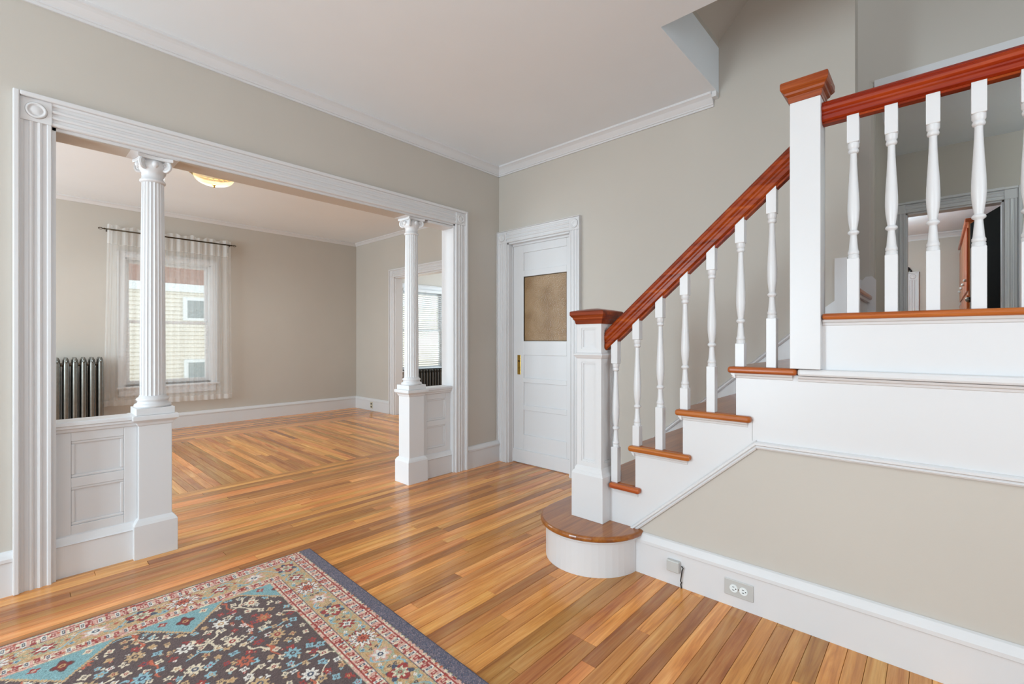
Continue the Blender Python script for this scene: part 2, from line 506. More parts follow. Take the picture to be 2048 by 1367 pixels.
m = MB().box(PX, -3.3, 4.5, 4.6, 0, PC).box(-1.1, 0, 4.5, 4.6, 0, PC).box(-3.3, -1.1, 4.5, 4.6, 2.35, PC).box(-3.3, -1.1, 4.5, 4.6, 0, .6)  # opening added for the dining room fill light
struct(m.build('wall_dining', 'wall'), 'greige end wall of the dining room', 'wall')
# closet behind the glazed door
m = MB().box(0, 1.1, .9, .95, 0, 2.8).box(1.1, 1.15, .12, .95, 0, 2.8).box(0, 1.15, .12, .95, 2.5, 2.55)
struct(m.build('wall_closet', 'wall'), 'greige closet walls behind the glazed door', 'wall')

# ------------------------------------------------------------------ floors, plank by plank
random.seed(7)
PW = .0582
_pm = {}


def plank_mesh(L, w):
    k = (round(L, 3), round(w, 4))
    if k not in _pm:
        g = .0006; c = .0012; h = .018
        x0, x1, y0, y1 = g, w - g, g, L - g
        v = [(x0, y0, -h), (x1, y0, -h), (x1, y1, -h), (x0, y1, -h),
             (x0, y0, -c), (x1, y0, -c), (x1, y1, -c), (x0, y1, -c),
             (x0 + c, y0 + c, 0), (x1 - c, y0 + c, 0), (x1 - c, y1 - c, 0), (x0 + c, y1 - c, 0)]
        f = [(0, 1, 5, 4), (1, 2, 6, 5), (2, 3, 7, 6), (3, 0, 4, 7), (4, 5, 9, 8), (5, 6, 10, 9), (6, 7, 11, 10), (7, 4, 8, 11), (8, 9, 10, 11)]
        me = bpy.data.meshes.new('plank'); me.from_pydata(v, [], f); me.update(); me.materials.append(M['floor'])
        _pm[k] = me
    return _pm[k]


def strips(x0, x1, y0, y1, lengths=(.6, .9, 1.2, 1.5, 1.8, 2.1)):
    """cut a field of boards running along y; yields (x, y, length, width)"""
    n = max(1, round((x1 - x0) / PW)); w = (x1 - x0) / n
    for i in range(n):
        y = y0 - random.choice((0, .3, .5, .8, 1.1)); x = x0 + i * w
        while y < y1 - 1e-4:
            L = random.choice(lengths); a = max(y, y0); b = min(y + L, y1)
            if b - a < .12 and y > y0: b = y1
            if y1 - b < .15: b = y1
            if b - a > .02: yield (x, a, b - a, w)
            y = b if b == y1 else y + L


def lay(parent, items, xaxis=False, x_off=0, rot_origin=None):
    for (x, y, L, w) in items:
        o = bpy.data.objects.new('plank', plank_mesh(L, w)); COL.objects.link(o); o.parent = parent
        if xaxis:      # board runs along world x: local y -> world x
            o.rotation_euler = (0, 0, -PI / 2); o.location = (y, x + w, 0)
        else:
            o.location = (x, y, 0)


def stuff_planks(parent, items, xaxis=False, name='plank_field'):
    mb = MB()
    for (x, y, L, w) in items:
        me = plank_mesh(L, w)
        v = [p.co for p in me.vertices]
        if xaxis: mb.add([(y + p.y, x + w - p.x, p.z) for p in v], [tuple(p.vertices) for p in me.polygons])
        else: mb.add([(x + p.x, y + p.y, p.z) for p in v], [tuple(p.vertices) for p in me.polygons])
    o = mb.build(name, 'floor_stuff', parent); o['kind'] = 'stuff'
    return o


hall_floor = struct(pbox('floor', 'gap', None, 0, 5.0, -6.3, .12, -.06, -.012), 'narrow honey coloured hardwood strip floor of the entry hall', 'floor')
hall_items = list(strips(.0, 3.26, -3.6, .09, (.9, 1.2, 1.5, 1.8, 2.1, 2.4)))
vis = []; rest = []
for it in hall_items:
    x, y, L, w = it
    hid = (x > 1.5 and y > -1.0) or (y + L < -3.25) or (x > .56 and x < 1.5 and y + L < -2.2)
    (rest if hid else vis).append(it)
rest += list(strips(0, 5.0, -6.3, -3.6, (2.4, 3.2))) + list(strips(3.26, 5.0, -3.6, -1.06, (2.4, 3.2)))
if len(vis) > 298: rest += vis[298:]; vis = vis[:298]
lay(hall_floor, vis); stuff_planks(hall_floor, rest)

parlor_floor = struct(pbox('floor', 'gap', None, PX, 0, -6.3, 4.5, -.06, -.0125), 'hardwood parlor floor with a bordered field of crosswise strips', 'floor')
NB, FB = -1.09, -3.22
near = [i for i in strips(NB, -.0, -3.3, PY, (1.2, 1.6, 2.0, 2.4))]
field = [i for i in strips(-2.9, .28, FB, NB, (.9, 1.2, 1.6, 2.2))]     # run along x
far = [i for i in strips(PX, FB, -3.3, PY, (1.2, 1.6, 2.0, 2.4))]
endb = [i for i in strips(.28, PY, FB, NB, (1.2, 2.2))]
room = 298
a = near[:]; random.shuffle(field)
lay(parlor_floor, a)
nf = max(0, min(len(field), room - len(a)))
field.sort(key=lambda i: abs(i[0] + 1.2)); lay(parlor_floor, field[:nf], True)
stuff_planks(parlor_floor, far)
stuff_planks(parlor_floor, field[nf:] + endb, True)
stuff_planks(parlor_floor, list(strips(PX, -.0, -6.3, -3.3, (1.2, 2.4))) + list(strips(PX, 0, PY, 4.5, (1.2, 2.4))))

# ------------------------------------------------------------------ mouldings
BASE = [(0, 0), (.020, 0), (.020, .150), (.027, .154), (.027, .168), (.019, .182), (.011, .194), (0, .198)]
CROWN = [(0, 0), (.062, 0), (.062, -.014), (.052, -.020), (.040, -.030), (.026, -.050), (.018, -.060), (.018, -.068), (.011, -.070), (.011, -.082), (0, -.082)]
SCROWN = [(0, 0), (.045, 0), (.045, -.010), (.030, -.020), (.015, -.040), (.010, -.048), (0, -.050)]


def run(name, prof, o, u, d, mat='trim', label='', cat='trim', up=(0, 0, 1)):
    ob = MB().prism(prof, o, u, up, d).build(name, mat)
    return struct(ob, label, cat)


run('trim_crown', CROWN, (0, -6.3, CEIL), (1, 0, 0), (0, 6.3, 0), label='white crown moulding above the columned opening')
m = MB().prism(CROWN, (0, 0, CEIL), (0, -1, 0), (0, 0, 1), (HX - .03, 0, 0)).box(HX - .03, HX, -.05, 0, CEIL - .035, CEIL)
struct(m.build('trim_crown', 'trim'), 'white crown moulding above the glazed door, ending at the stairwell', 'trim')
run('trim_crown', SCROWN, (PX, -6.3, PC), (1, 0, 0), (0, PY + 6.3, 0), label='white crown moulding above the curtained window')
run('trim_crown', SCROWN, (PX, PY, PC), (0, -1, 0), (-PX - .16, 0, 0), label='white crown moulding above the dining room doorway')
run('baseboard_left', BASE, (0, -6.3, 0), (1, 0, 0), (0, 6.3 - 3.175, 0), label='white baseboard left of the columned opening', cat='baseboard')
run('baseboard_left', BASE, (0, -.42, 0), (1, 0, 0), (0, .42, 0), label='short white baseboard between columned opening and glazed door', cat='baseboard')
run('baseboard_back', BASE, (.945, 0, 0), (0, -1, 0), (.55, 0, 0), label='white baseboard between the glazed door and the stairs', cat='baseboard')
run('baseboard_parlor', BASE, (PX, -6.3, 0), (1, 0, 0), (0, PY + 6.3, 0), label='white baseboard below the curtained parlor window', cat='baseboard')
run('baseboard_parlor', BASE, (PX, PY, 0), (0, -1, 0), (QL - .13 - PX, 0, 0), label='white baseboard left of the dining room doorway', cat='baseboard')
stair_base = run('baseboard_stair', BASE, (1.985, -1.058, 0), (0, -1, 0), (3.0, 0, 0), label='white baseboard below the stair wall', cat='baseboard')

CAS = [(0, 0), (0, .014), (.004, .019), (.014, .019), (.018, .013), (.030, .013), (.034, .019), (.040, .021), (.046, .019), (.050, .013), (.058, .013), (.062, .019), (.068, .021), (.074, .019), (.078, .013), (.090, .013), (.095, .018), (.103, .020), (.105, .020), (.105, 0)]


def casing(name, plane, a0, a1, top, label, w=.105, back=.022, mode='x', sgn=1, base0=0., ros=True, mat='trim', jamb=None):
    """door casing round the opening a0..a1 (along y when mode 'x', along x when mode 'y') in the plane, facing sgn"""
    if mode == 'x': P = lambda a, d, z: (plane + sgn * d, a, z); au = (0, 1, 0); du = (sgn, 0, 0)
    else: P = lambda a, d, z: (a, plane + sgn * d, z); au = (1, 0, 0); du = (0, sgn, 0)
    neg = tuple(-c for c in au)
    r = MB().prism(CAS, P(a0, 0, base0), neg, du, (0, 0, top - base0)).build(name, mat)
    struct(r, label, 'trim')
    MB().prism(CAS, P(a1, 0, base0), au, du, (0, 0, top - base0)).build('side_casing', mat, r)
    ln = Vector(au) * (a1 - a0)
    MB().prism(CAS, P(a0, 0, top), (0, 0, 1), du, ln).build('head_casing', mat, r)
    def bx(A0, A1, d0, d1, z0, z1, nm, bev=.003):
        p, q = P(A0, d0, z0), P(A1, d1, z1)
        return MB().box(min(p[0], q[0]), max(p[0], q[0]), min(p[1], q[1]), max(p[1], q[1]), z0, z1).build(nm, mat, r, bevel=bev)
    for e, s in ((a0, -1), (a1, 1)):
        k = bx(e, e + s * w, 0, .022, top, top + w, 'corner_block', .002)
        if ros:
            c = P(e + s * w / 2, .022, top + w / 2)
            prof = [(.001, .004), (.016, .004), (.021, .001), (.024, .001), (.028, .006), (.034, .006), (.038, 0)]
            mm = MB().lathe([(rr, hh * sgn) for rr, hh in prof], c, 24, axis='X' if mode == 'x' else 'Y')
            mm.build('rosette', mat, k, smooth=True)
        bx(e + s * w, e + s * (w + back), 0, .036, base0, top + w + back, 'back_band', .005)
    bx(a0 - w, a1 + w, 0, .036, top + w, top + w + back, 'back_band', .005)
    if jamb:
        for e, s in ((a0, 1), (a1, -1)):
            bx(e, e + s * .014, 0.0, -jamb, base0, top, 'jamb', 0)
        bx(a0, a1, 0.0, -jamb, top - .014, top, 'head_jamb', 0)
    return r


casing('trim_opening', 0.0, OPL, OPR, OPT, 'fluted white casing with corner rosettes around the columned opening', jamb=.16)
struct(pbox('trim_soffit', 'wall', None, -.155, -.005, OPL + .014, -1.06, OPT - .0165, OPT - .0142), 'greige painted soffit of the columned opening', 'trim')
struct(pbox('trim_soffit', 'trim', None, -.15, -.010, -.835, OPR - .014, OPT - .034, OPT - .0145, bevel=.004), 'white soffit board between right column and casing', 'trim')
for _y in (-2.652, -.950):
    struct(pbox('trim_soffit', 'trim', None, -.156, -.004, _y - .105, _y + .105, OPT - .0175, OPT - .0142), 'white block of soffit above the %s column' % ('left' if _y < -2 else 'right'), 'trim')
casing('trim_opening', -.16, OPL, OPR, OPT, 'white casing on the parlor side of the columned opening', sgn=-1, ros=False)
casing('trim_door', 0.0, DL + .012, DR - .012, DT, 'fluted white casing with rosettes around the glazed door', w=.105, mode='y', sgn=-1, back=.005, jamb=.12)
casing('trim_doorway', PY, QL, QR, QT, 'white casing around the doorway from parlor to dining room', mode='y', sgn=-1, jamb=.13)
casing('trim_doorway', BW, 2.885, 3.52, 2.335, 'grey shaded white casing around the kitchen doorway', mode='y', sgn=-1, w=.08, back=.02, ros=False, jamb=.12)

# ------------------------------------------------------------------ columns on pedestals and half walls
CX = -.08


def flute(k, n, h):
    ph = (k % 6) / 6.0
    return 1 - .085 * max(0., math.sin(PI * ph)) ** .8 if k % 6 else 1.0


def column(y, label):
    t = thing('pedestal_column', (CX, y, 0), label, 'column', 'fluted columns of the wide opening')
    p = MB().sqloft([(.073, .17), (.073, .70)], CX, y).build('pedestal', 'trim', t, bevel=.003)
    MB().sqloft([(.095, 0), (.095, .175), (.088, .188), (.080, .198), (.0732, .205)], CX, y).build('plinth', 'trim', p, bevel=.002)
    MB().sqloft([(.0732, .695), (.078, .700), (.082, .712), (.090, .720), (.100, .728), (.100, .748), (.096, .752)], CX, y).build('cap', 'trim', p, bevel=.002)
    b = MB().sqloft([(.084, .752), (.084, .788)], CX, y).build('column_base', 'trim', t, bevel=.002)
    MB().lathe([(.080, .788), (.084, .796), (.080, .806), (.070, .810), (.066, .818), (.070, .824), (.074, .830), (.070, .838), (.062, .842), (.060, .850)], (CX, y, 0), 40).build('torus', 'trim', b, smooth=True)
    z0, z1 = .848, 2.01
    prof = []
    for i in range(13):
        u = i / 12; prof.append((.0575 - .0075 * u ** 1.7, z0 + (z1 - z0) * u))
    MB().lathe(prof, (CX, y, 0), 120, mod=flute).build('shaft', 'trim', t, smooth=False)
    c = MB().lathe([(.050, 2.006), (.057, 2.010), (.059, 2.016), (.057, 2.022), (.050, 2.025), (.0495, 2.062), (.054, 2.066), (.058, 2.075), (.066, 2.090), (.060, 2.105), (.056, 2.13)], (CX, y, 0), 32).build('capital', 'trim', t, smooth=True)
    # abacus with hollowed sides
    pts = []
    for q in range(4):
        for j in range(8):
            s = -1 + 2 * j / 8
            hh = .078 - .014 * (1 - s * s)
            a = q * PI / 2
            px, py = hh, s * .078
            pts.append((px * math.cos(a) - py * math.sin(a), px * math.sin(a) + py * math.cos(a)))
    MB().prism(pts, (CX, y, 2.124), (1, 0, 0), (0, 1, 0), (0, 0, .0185)).build('abacus', 'trim', c, bevel=.003)
    for q in range(4):
        a = PI / 4 + q * PI / 2
        ex, ey = math.cos(a), math.sin(a)
        # spiral volute: a flat coil standing on the diagonal
        cen = Vector((CX + ex * .068, y + ey * .068, 2.098))
        coil = []
        for j in range(28):
            th = -PI * .5 + j * .42; rr = .029 * (1 - j / 34)
            coil.append(cen + Vector((ex, ey, 0)) * (rr * math.cos(th)) + Vector((0, 0, 1)) * (-rr * math.sin(th)))
        vo = MB().tube(coil, .0085, 7); pn = Vector((-ey, ex, 0)) * .004
        ring = [cen + Vector((ex, ey, 0)) * (.024 * math.cos(a2)) + Vector((0, 0, .024 * math.sin(a2))) for a2 in [i * PI / 8 for i in range(16)]]
        vo.add([p + pn for p in ring] + [p - pn for p in ring], [tuple(range(16)), tuple(range(16, 32))[::-1]] + [(i, (i + 1) % 16, 16 + (i + 1) % 16, 16 + i) for i in range(16)])
        vo.build('volute', 'trim', c, smooth=True, auto=50)
    for q in range(4):
        a = q * PI / 2
        MB().ball((CX + .062 * math.cos(a), y + .062 * math.sin(a), 2.100), .016, (1, 1, 1.2), 10, 6).build('egg', 'trim', c, smooth=True)
    return t


column(-2.652, 'white fluted column on a square pedestal in front of the curtained window')
column(-.950, 'white fluted column on a square pedestal near the glazed door')


def half_wall(y0, y1, label):
    t = thing('half_wall', (CX, (y0 + y1) / 2, 0), label, 'half wall', 'panelled half walls of the wide opening')
    xf, xb = -.042, -.118
    MB().box(xb + .012, xf - .012, y0, y1, 0, .72).build('core', 'trim', t)
    s0, s1 = y0 + .055, y1 - .055
    for side, xa, xc in ((1, xf - .012, xf), (-1, xb, xb + .012)):
        fr = MB()
        fr.box(xa, xc, y0, s0, .19, .72).box(xa, xc, s1, y1, .19, .72)
        for z0, z1 in ((.19, .238), (.425, .472), (.652, .72)): fr.box(xa, xc, s0, s1, z0, z1)
        fr.build('frame', 'trim', t, bevel=.002)
        for z0, z1 in ((.238, .425), (.472, .652)):
            xm0, xm1 = (xa, xa + .008) if side > 0 else (xc - .008, xc)
            mm = MB(); k = .014
            mm.box(xm0, xm1, s0, s1, z0, z0 + k).box(xm0, xm1, s0, s1, z1 - k, z1).box(xm0, xm1, s0, s0 + k, z0 + k, z1 - k).box(xm0, xm1, s1 - k, s1, z0 + k, z1 - k)
            mm.build('panel_moulding', 'trim', t, bevel=.004)
    MB().prism([(a, b) for a, b in BASE if b < .16] + [(.020, .160), (.013, .176), (.008, .19), (0, .194)], (xf, y0, 0), (1, 0, 0), (0, 0, 1), (0, y1 - y0, 0)).build('baseboard', 'trim', t)
    MB().prism([(0, .694), (.012, .700), (.015, .712), (.024, .718), (.024, .728), (.032, .733), (.032, .748), (.026, .753), (-.10, .753), (-.108, .748), (-.108, .733), (-.10, .728), (-.1, .718), (-.09, .712), (-.088, .7), (-.076, .694)], (xf, y0, 0), (1, 0, 0), (0, 0, 1), (0, y1 - y0, 0)).build('cap_rail', 'trim', t)
    return t


half_wall(OPL + .014, -2.652 - .073, 'white half wall with two panels in front of the silver radiator')
half_wall(-.950 + .073, OPR - .014, 'narrow white half wall with two panels near the glazed door')

# ------------------------------------------------------------------ staircase
ZT = [0, .207, .414, .621, .828, 1.037, 1.252]          # tread tops, 1..6 (6 is the landing)
NX = [0, 1.452, 1.711, 1.951, 2.193, 2.427, 2.668]      # nosing x of each step
RX = [0, 1.480, 1.739, 1.979, 2.221, 2.455, 2.690]      # riser faces
YS = -1.06                                               # stringer face
stair = thing('staircase', (2.3, -1.0, 0), 'white painted staircase with wood treads, turned balusters and a red-brown handrail', 'staircase')


def bull(xl, r, xr, cy=-1.06, cx=1.735):
    pts = [(xl, -.002)]
    for i in range(25):
        a = PI + PI * i / 24
        pts.append((cx + r * math.cos(a), cy + r * math.sin(a)))
    pts[1] = (xl, cy)
    pts.append((xr, -.002))
    return pts


MB().prism(bull(1.478, .257, 1.992), (0, 0, 0), (1, 0, 0), (0, 1, 0), (0, 0, .180)).build('riser', 'trim', stair, bevel=.001)
MB().prism(bull(1.466, .269, 2.004), (0, 0, .166), (1, 0, 0), (0, 1, 0), (0, 0, .013)).build('scotia', 'trim', stair, bevel=.004)
MB().prism(bull(1.450, .285, 2.020), (0, 0, .179), (1, 0, 0), (0, 1, 0), (0, 0, .028)).build('tread', 'tread', stair, bevel=.011, seg=3)
for k in range(2, 6):
    z = ZT[k]; xn = NX[k]; x1 = RX[k + 1] + (.002 if k < 5 else .002)
    y_end = -1.092
    xe = {2: 2.012, 3: 2.262, 4: 2.520, 5: 2.688}[k]
    x0 = xn if k > 2 else 1.842
    tr = MB().box(xn, x1, -1.055, -.002, z - .028, z).build('tread', 'tread', stair, bevel=.009, seg=3)
    MB().box(x0, xe, y_end, -1.055, z - .028, z).build('return_nosing', 'nosing', tr, bevel=.011, seg=3)
    MB().prism([(0, 0), (.018, 0), (.014, -.008), (.006, -.012), (.004, -.02), (0, -.022)], (x0 + .012, YS, z - .028), (0, -1, 0), (0, 0, 1), (xe - x0 - .03, 0, 0)).build('scotia', 'trim', stair)
    if k > 2:
        MB().prism([(0, 0), (.018, 0), (.014, -.008), (.006, -.012), (.004, -.02), (0, -.022)], (RX[k], YS - .018, z - .028), (-1, 0, 0), (0, 0, 1), (0, 1.05, 0)).build('scotia', 'trim', stair)
for k in range(2, 7):
    MB().box(RX[k], RX[k] + .018, -1.042, -.002, ZT[k - 1] - (.03 if k > 1 else 0), ZT[k] - .027).build('riser', 'trim', stair)
# stringer: stepped above, following the wall moulding below
prof = [(1.80, .2075)]
prof += [(1.80, ZT[2] - .027), (RX[3], ZT[2] - .027), (RX[3], ZT[3] - .027), (RX[4], ZT[3] - .027), (RX[4], ZT[4] - .027), (RX[5], ZT[4] - .027), (RX[5], ZT[5] - .027), (4.95, ZT[5] - .027)]
prof += [(4.95, .70), (2.54, .70), (1.985, .2075)]
MB().prism(prof, (0, YS, 0), (1, 0, 0), (0, 0, 1), (0, .018, 0)).build('stringer', 'trim', stair)
MB().box(2.520, 2.5205, YS - .0008, YS, .724, .815).build('seam', 'slot', stair)
# moulding below the stringer
STM = [(0, -.014), (.006, -.014), (.010, -.008), (.006, -.002), (.016, .003), (.016, .011), (.008, .016), (0, .017)]


def sheared(prof, x0, z0, x1, z1, y, k=1.):
    v = []; n = len(prof)
    for x, z in ((x0, z0), (x1, z1)):
        for a, b in prof: v.append((x, y - a, z + b * k))
    f = [(i, (i + 1) % n, n + (i + 1) % n, n + i) for i in range(n)]
    f += [tuple(range(n))[::-1], tuple(range(n, 2 * n))]
    return v, f


mm = MB(); mm.add(*sheared(STM, 1.93, .165, 2.536, .708, YS, 1.25)); mm.add(*sheared(STM, 2.536, .708, 4.95, .708, YS))
mm.build('stringer_moulding', 'trim', stair)
# landing: the face above tread five, its nosing and rail
MB().box(2.760, 4.95, YS, YS + .018, ZT[5] - .02, ZT[6] - .027).build('landing_face', 'trim', stair)
MB().box(2.690, 4.95, -1.088, YS, ZT[5] - .028, ZT[5] - .001).build('landing_moulding', 'trim', stair, bevel=.008)
MB().prism([(0, 0), (.018, 0), (.014, -.008), (.006, -.012), (.004, -.02), (0, -.022)], (2.69, YS, ZT[5] - .03), (0, -1, 0), (0, 0, 1), (2.2, 0, 0)).build('scotia', 'trim', stair)
MB().prism([(0, 0), (.018, 0), (.014, -.008), (.006, -.012), (.004, -.02), (0, -.022)], (2.772, YS, ZT[6] - .024), (0, -1, 0), (0, 0, 1), (2.15, 0, 0)).build('scotia', 'trim', stair)
ld = MB().box(2.69, 4.95, -1.055, FY - .005, ZT[6] - .024, ZT[6] - .0005).build('landing', 'tread', stair)
MB().box(2.772, 4.95, -1.092, -1.055, ZT[6] - .024, ZT[6]).build('return_nosing', 'nosing', ld, bevel=.011, seg=3)
# skirt board on the back wall
sk = [(1.50, .25), (1.50, .36)]
f_sk = lambda x: .926 + .862 * (x - 2.137)
sk = [(1.50, .0), (1.50, f_sk(1.50)), (2.50, f_sk(2.50)), (2.61, 1.335), (2.626, 1.341), (2.669, 1.374), (2.669, 1.615), (2.727, 1.615), (2.727, 1.0), (2.5, .9)]
skb = MB().prism(sk, (0, -.016, 0), (1, 0, 0), (0, 0, 1), (0, .016, 0)).build('skirt_board', 'trim', stair)
mm = MB(); mm.add(*sheared([(0, -.03), (.007, -.03), (.013, -.018), (.008, -.008), (.012, 0), (0, .004)], 1.50, f_sk(1.50), 2.52, f_sk(2.52), -.016)); mm.build('skirt_moulding', 'trim', skb)


# turned balusters
BT = [(.0175, 0), (.0175, .012), (.0155, .0145), (.0175, .017), (.0175, .026), (.0155, .029), (.0145, .035), (.0105, .085), (.0105, .088), (.017, .0935), (.018, .0975), (.017, .1015), (.0115, .107), (.0140, .125), (.0172, .150), (.0187, .180), (.0183, .205), (.0165, .250), (.0138, .300), (.0115, .350), (.0105, .385), (.0105, .393), (.0150, .396), (.0168, .403), (.0150, .409), (.014, .411), (.0176, .418), (.0176, .433)]


def baluster(x, z0, base, ztop):
    y = -1.048; h = .0182
    zb = z0 + base; zt = zb + .433
    o = MB().sqloft([(h, z0), (h, zb - .002), (h - .002, zb)], x, y).build('baluster', 'trim', stair, bevel=.001, seg=1)
    MB().lathe([(r, zb - .001 + t) for r, t in BT], (x, y, 0), 20).build('turned_shaft', 'trim', o, smooth=True, auto=50)
    MB().sqloft([(h - .002, zt - .001), (h, zt + .001), (h, ztop)], x, y).build('top_block', 'trim', o)
    return o


RB = lambda x: 1.522 + .862 * (x - 2.306)      # underside of the sloping rail
bx_ = [1.862 + .1217 * k for k in range(7)]
for k, x in enumerate(bx_):
    z0 = ZT[(2, 3, 3, 4, 4, 5, 5)[k]]
    base = (.21, .10, .205, .10, .205, .10, .205)[k]
    if k == 0: base = RB(x) - .11 - .433 - z0 + .0
    baluster(x, z0, base, RB(x) + .02)
lb = [2.866 + .1108 * k for k in range(16)]
for x in lb: baluster(x, ZT[6], .205, 2.012)

# handrails
RP = [(-.020, 0), (-.028, .006), (-.030, .020), (-.026, .028), (-.027, .034), (-.033, .042), (-.035, .052), (-.033, .058), (-.029, .062), (-.029, .066), (-.020, .076), (0, .080)]
RPF = RP + [(-a, b) for a, b in RP[-2::-1]]


def rail(name, x0, z0, x1, z1, y=-1.048, k=1.):
    v, f = sheared([(-a, b) for a, b in RPF], x0, z0, x1, z1, y, k)
    o = MB().add(v, f).build(name, 'rail', stair)
    return o


hr = rail('handrail', 1.812, RB(1.812), 2.667, RB(2.667), k=1.36)
lr = rail('handrail', 2.770, 1.992, 4.95, 1.992, k=1.0)
# spacer fillets below the rails
gx = [1.83] + bx_ + [2.667]
for a, b in zip(gx[:-1], gx[1:]):
    p, q = a + .019, b - (.019 if b < 2.66 else 0)
    if q - p < .03: continue
    v, f = sheared([(-.016, -.012), (.016, -.012), (.016, .004), (-.016, .004)], p, RB(p), q, RB(q), -1.048)
    MB().add(v, f).build('spacer', 'rail', hr)
gx = [2.77] + lb
for a, b in zip(gx[:-1], gx[1:]):
    p, q = a + (.019 if a > 2.78 else 0), b - .019
    MB().box(p, q, -1.064, -1.032, 1.984, 1.996).build('spacer', 'rail', lr)

# starting newel
NXC, NYC = 1.738, -1.038
hb = .0755
nw = MB().sqloft([(hb - .010, .46), (hb - .010, 1.24)], NXC, NYC).build('newel_post', 'trim', stair)
MB().sqloft([(.0965, .207), (.0965, .440), (.090, .452), (.086, .456), (.083, .470), (hb, .482)], NXC, NYC).build('plinth', 'trim', nw, bevel=.002)
fr = MB()
for s in range(4):
    ca, sa = math.cos(s * PI / 2), math.sin(s * PI / 2)
    def fb(a0, a1, z0, z1, d0=hb - .011, d1=hb):
        pts = [(a0, d0), (a1, d0), (a1, d1), (a0, d1)]
        R = [(NXC + a * ca + d * sa, NYC + a * sa - d * ca) for a, d in pts]
        fr.add([(x, y, z0) for x, y in R] + [(x, y, z1) for x, y in R], [(0, 3, 2, 1), (4, 5, 6, 7), (0, 1, 5, 4), (1, 2, 6, 5), (2, 3, 7, 6), (3, 0, 4, 7)])
    e = .030
    g = hb if s % 2 == 0 else hb - .0112
    fb(-g, -hb + e, .48, 1.238); fb(hb - e, g, .48, 1.238)
    for z0, z1 in ((.48, .505), (1.035, 1.105), (1.215, 1.238)): fb(-hb + e, hb - e, z0, z1)
    for z0, z1 in ((.505, 1.035), (1.105, 1.215)):
        k = .009; d1 = hb - .004
        fb(-hb + e, -hb + e + k, z0, z1, d1=d1); fb(hb - e - k, hb - e, z0, z1, d1=d1)
        fb(-hb + e + k, hb - e - k, z0, z0 + k, d1=d1); fb(-hb + e + k, hb - e - k, z1 - k, z1, d1=d1)
fr.build('panel_frame', 'trim', nw)
MB().sqloft([(hb, 1.052), (.080, 1.058), (.086, 1.068), (.089, 1.072), (.086, 1.078), (hb, 1.086)], NXC, NYC).build('collar', 'trim', nw)
MB().sqloft([(.080, 1.236), (.082, 1.242), (.085, 1.256), (.092, 1.263), (.093, 1.270), (.099, 1.276), (.104, 1.283), (.104, 1.300), (.100, 1.305), (.060, 1.314), (.02, 1.320)], NXC, NYC).build('newel_cap', 'cap', nw, bevel=.001)
# landing newel
UX, UY = 2.718, -1.048
un = MB().sqloft([(.0515, 1.0375), (.0515, 2.09)], UX, UY).build('newel_post', 'trim', stair, bevel=.002)
MB().sqloft([(.0535, 2.086), (.056, 2.092), (.058, 2.108), (.066, 2.116), (.068, 2.124), (.074, 2.130), (.080, 2.138), (.080, 2.160), (.077, 2.165), (.02, 2.178)], UX, UY).build('newel_cap', 'cap', un, bevel=.001)

# second flight going up behind the back wall
f2 = thing('staircase', (2.5, .45, 1.25), 'upper stair flight glimpsed behind the landing balusters', 'staircase')
for k in range(6):
    x = 2.775 - .24 * k; z = ZT[6] + .2 * (k + 1)
    MB().box(x - .26, x, .125, FY - .02, z - .028, z).build('tread', 'tread', f2, bevel=.008)
    MB().box(x - .045, x - .027, .125, FY - .02, z - .2, z - .026).build('riser', 'trim', f2)
    MB().box(x - .03, x - .012, .13, FY - .02, z - .048, z - .026).build('scotia', 'trim', f2)
MB().prism([(2.795, 1.253), (2.795, 1.56), (2.775, 1.585), (2.74, 1.585), (2.72, 1.56), (2.0, 2.2), (2.0, 1.253)], (0, FY - .02, 0), (1, 0, 0), (0, 0, 1), (0, .018, 0)).build('skirt_board', 'trim', f2)
v, f = sheared([(-.02, 0), (.02, 0), (.028, .02), (.02, .05), (-.02, .05), (-.028, .02)], 2.70, 2.40, 1.4, 3.50, FY - .07)
MB().add(v, f).build('handrail', 'rail', f2)
MB().box(2.5, 2.52, FY - .07, FY, 2.62, 2.64).build('rail_bracket', 'brass', f2)

# ------------------------------------------------------------------ glazed door
LY = .068
door = thing('door_panelled', (.47, LY, 0), 'white panelled door with a pebbled amber glass pane', 'door')
door['kind'] = 'structure'
x0, x1 = DL + .016, DR - .016
gx0, gx1, gz0, gz1 = .252, .745, 1.142, 1.742
lf = MB()
lf.box(x0, gx0, LY, LY + .04, .008, 2.045).box(gx1, x1, LY, LY + .04, .008, 2.045)
rails_z = [(.008, .27), (.50, .545), (.757, .80), (1.013, gz0), (gz1, 1.80), (1.965, 2.045)]
for a, b in rails_z: lf.box(gx0, gx1, LY, LY + .04, a, b)
lf.build('frame', 'trim', door, bevel=.003)
for a, b in ((.27, .50), (.545, .757), (.80, 1.013), (1.80, 1.965)):
    MB().box(gx0 - .005, gx1 + .005, LY + .012, LY + .03, a - .005, b + .005).build('panel', 'trim', door)
MB().box(gx0 - .003, gx1 + .003, LY + .012, LY + .02, gz0 - .003, gz1 + .003).build('pane', 'amber', door)
gb = MB(); k = .005
gb.box(gx0, gx1, LY + .004, LY + .014, gz0, gz0 + k).box(gx0, gx1, LY + .004, LY + .014, gz1 - k, gz1).box(gx0, gx0 + k, LY + .004, LY + .014, gz0 + k, gz1 - k).box(gx1 - k, gx1, LY + .004, LY + .014, gz0 + k, gz1 - k)
gb.build('glazing_bead', 'bronze', door)
MB().box(x0, x1, LY - .012, LY + .001, .006, .128).build('kick_board', 'trim', door, bevel=.003)
pl = MB().box(.178, .218, LY - .004, LY, .828, 1.012).build('lock_plate', 'brass', door, bevel=.004)
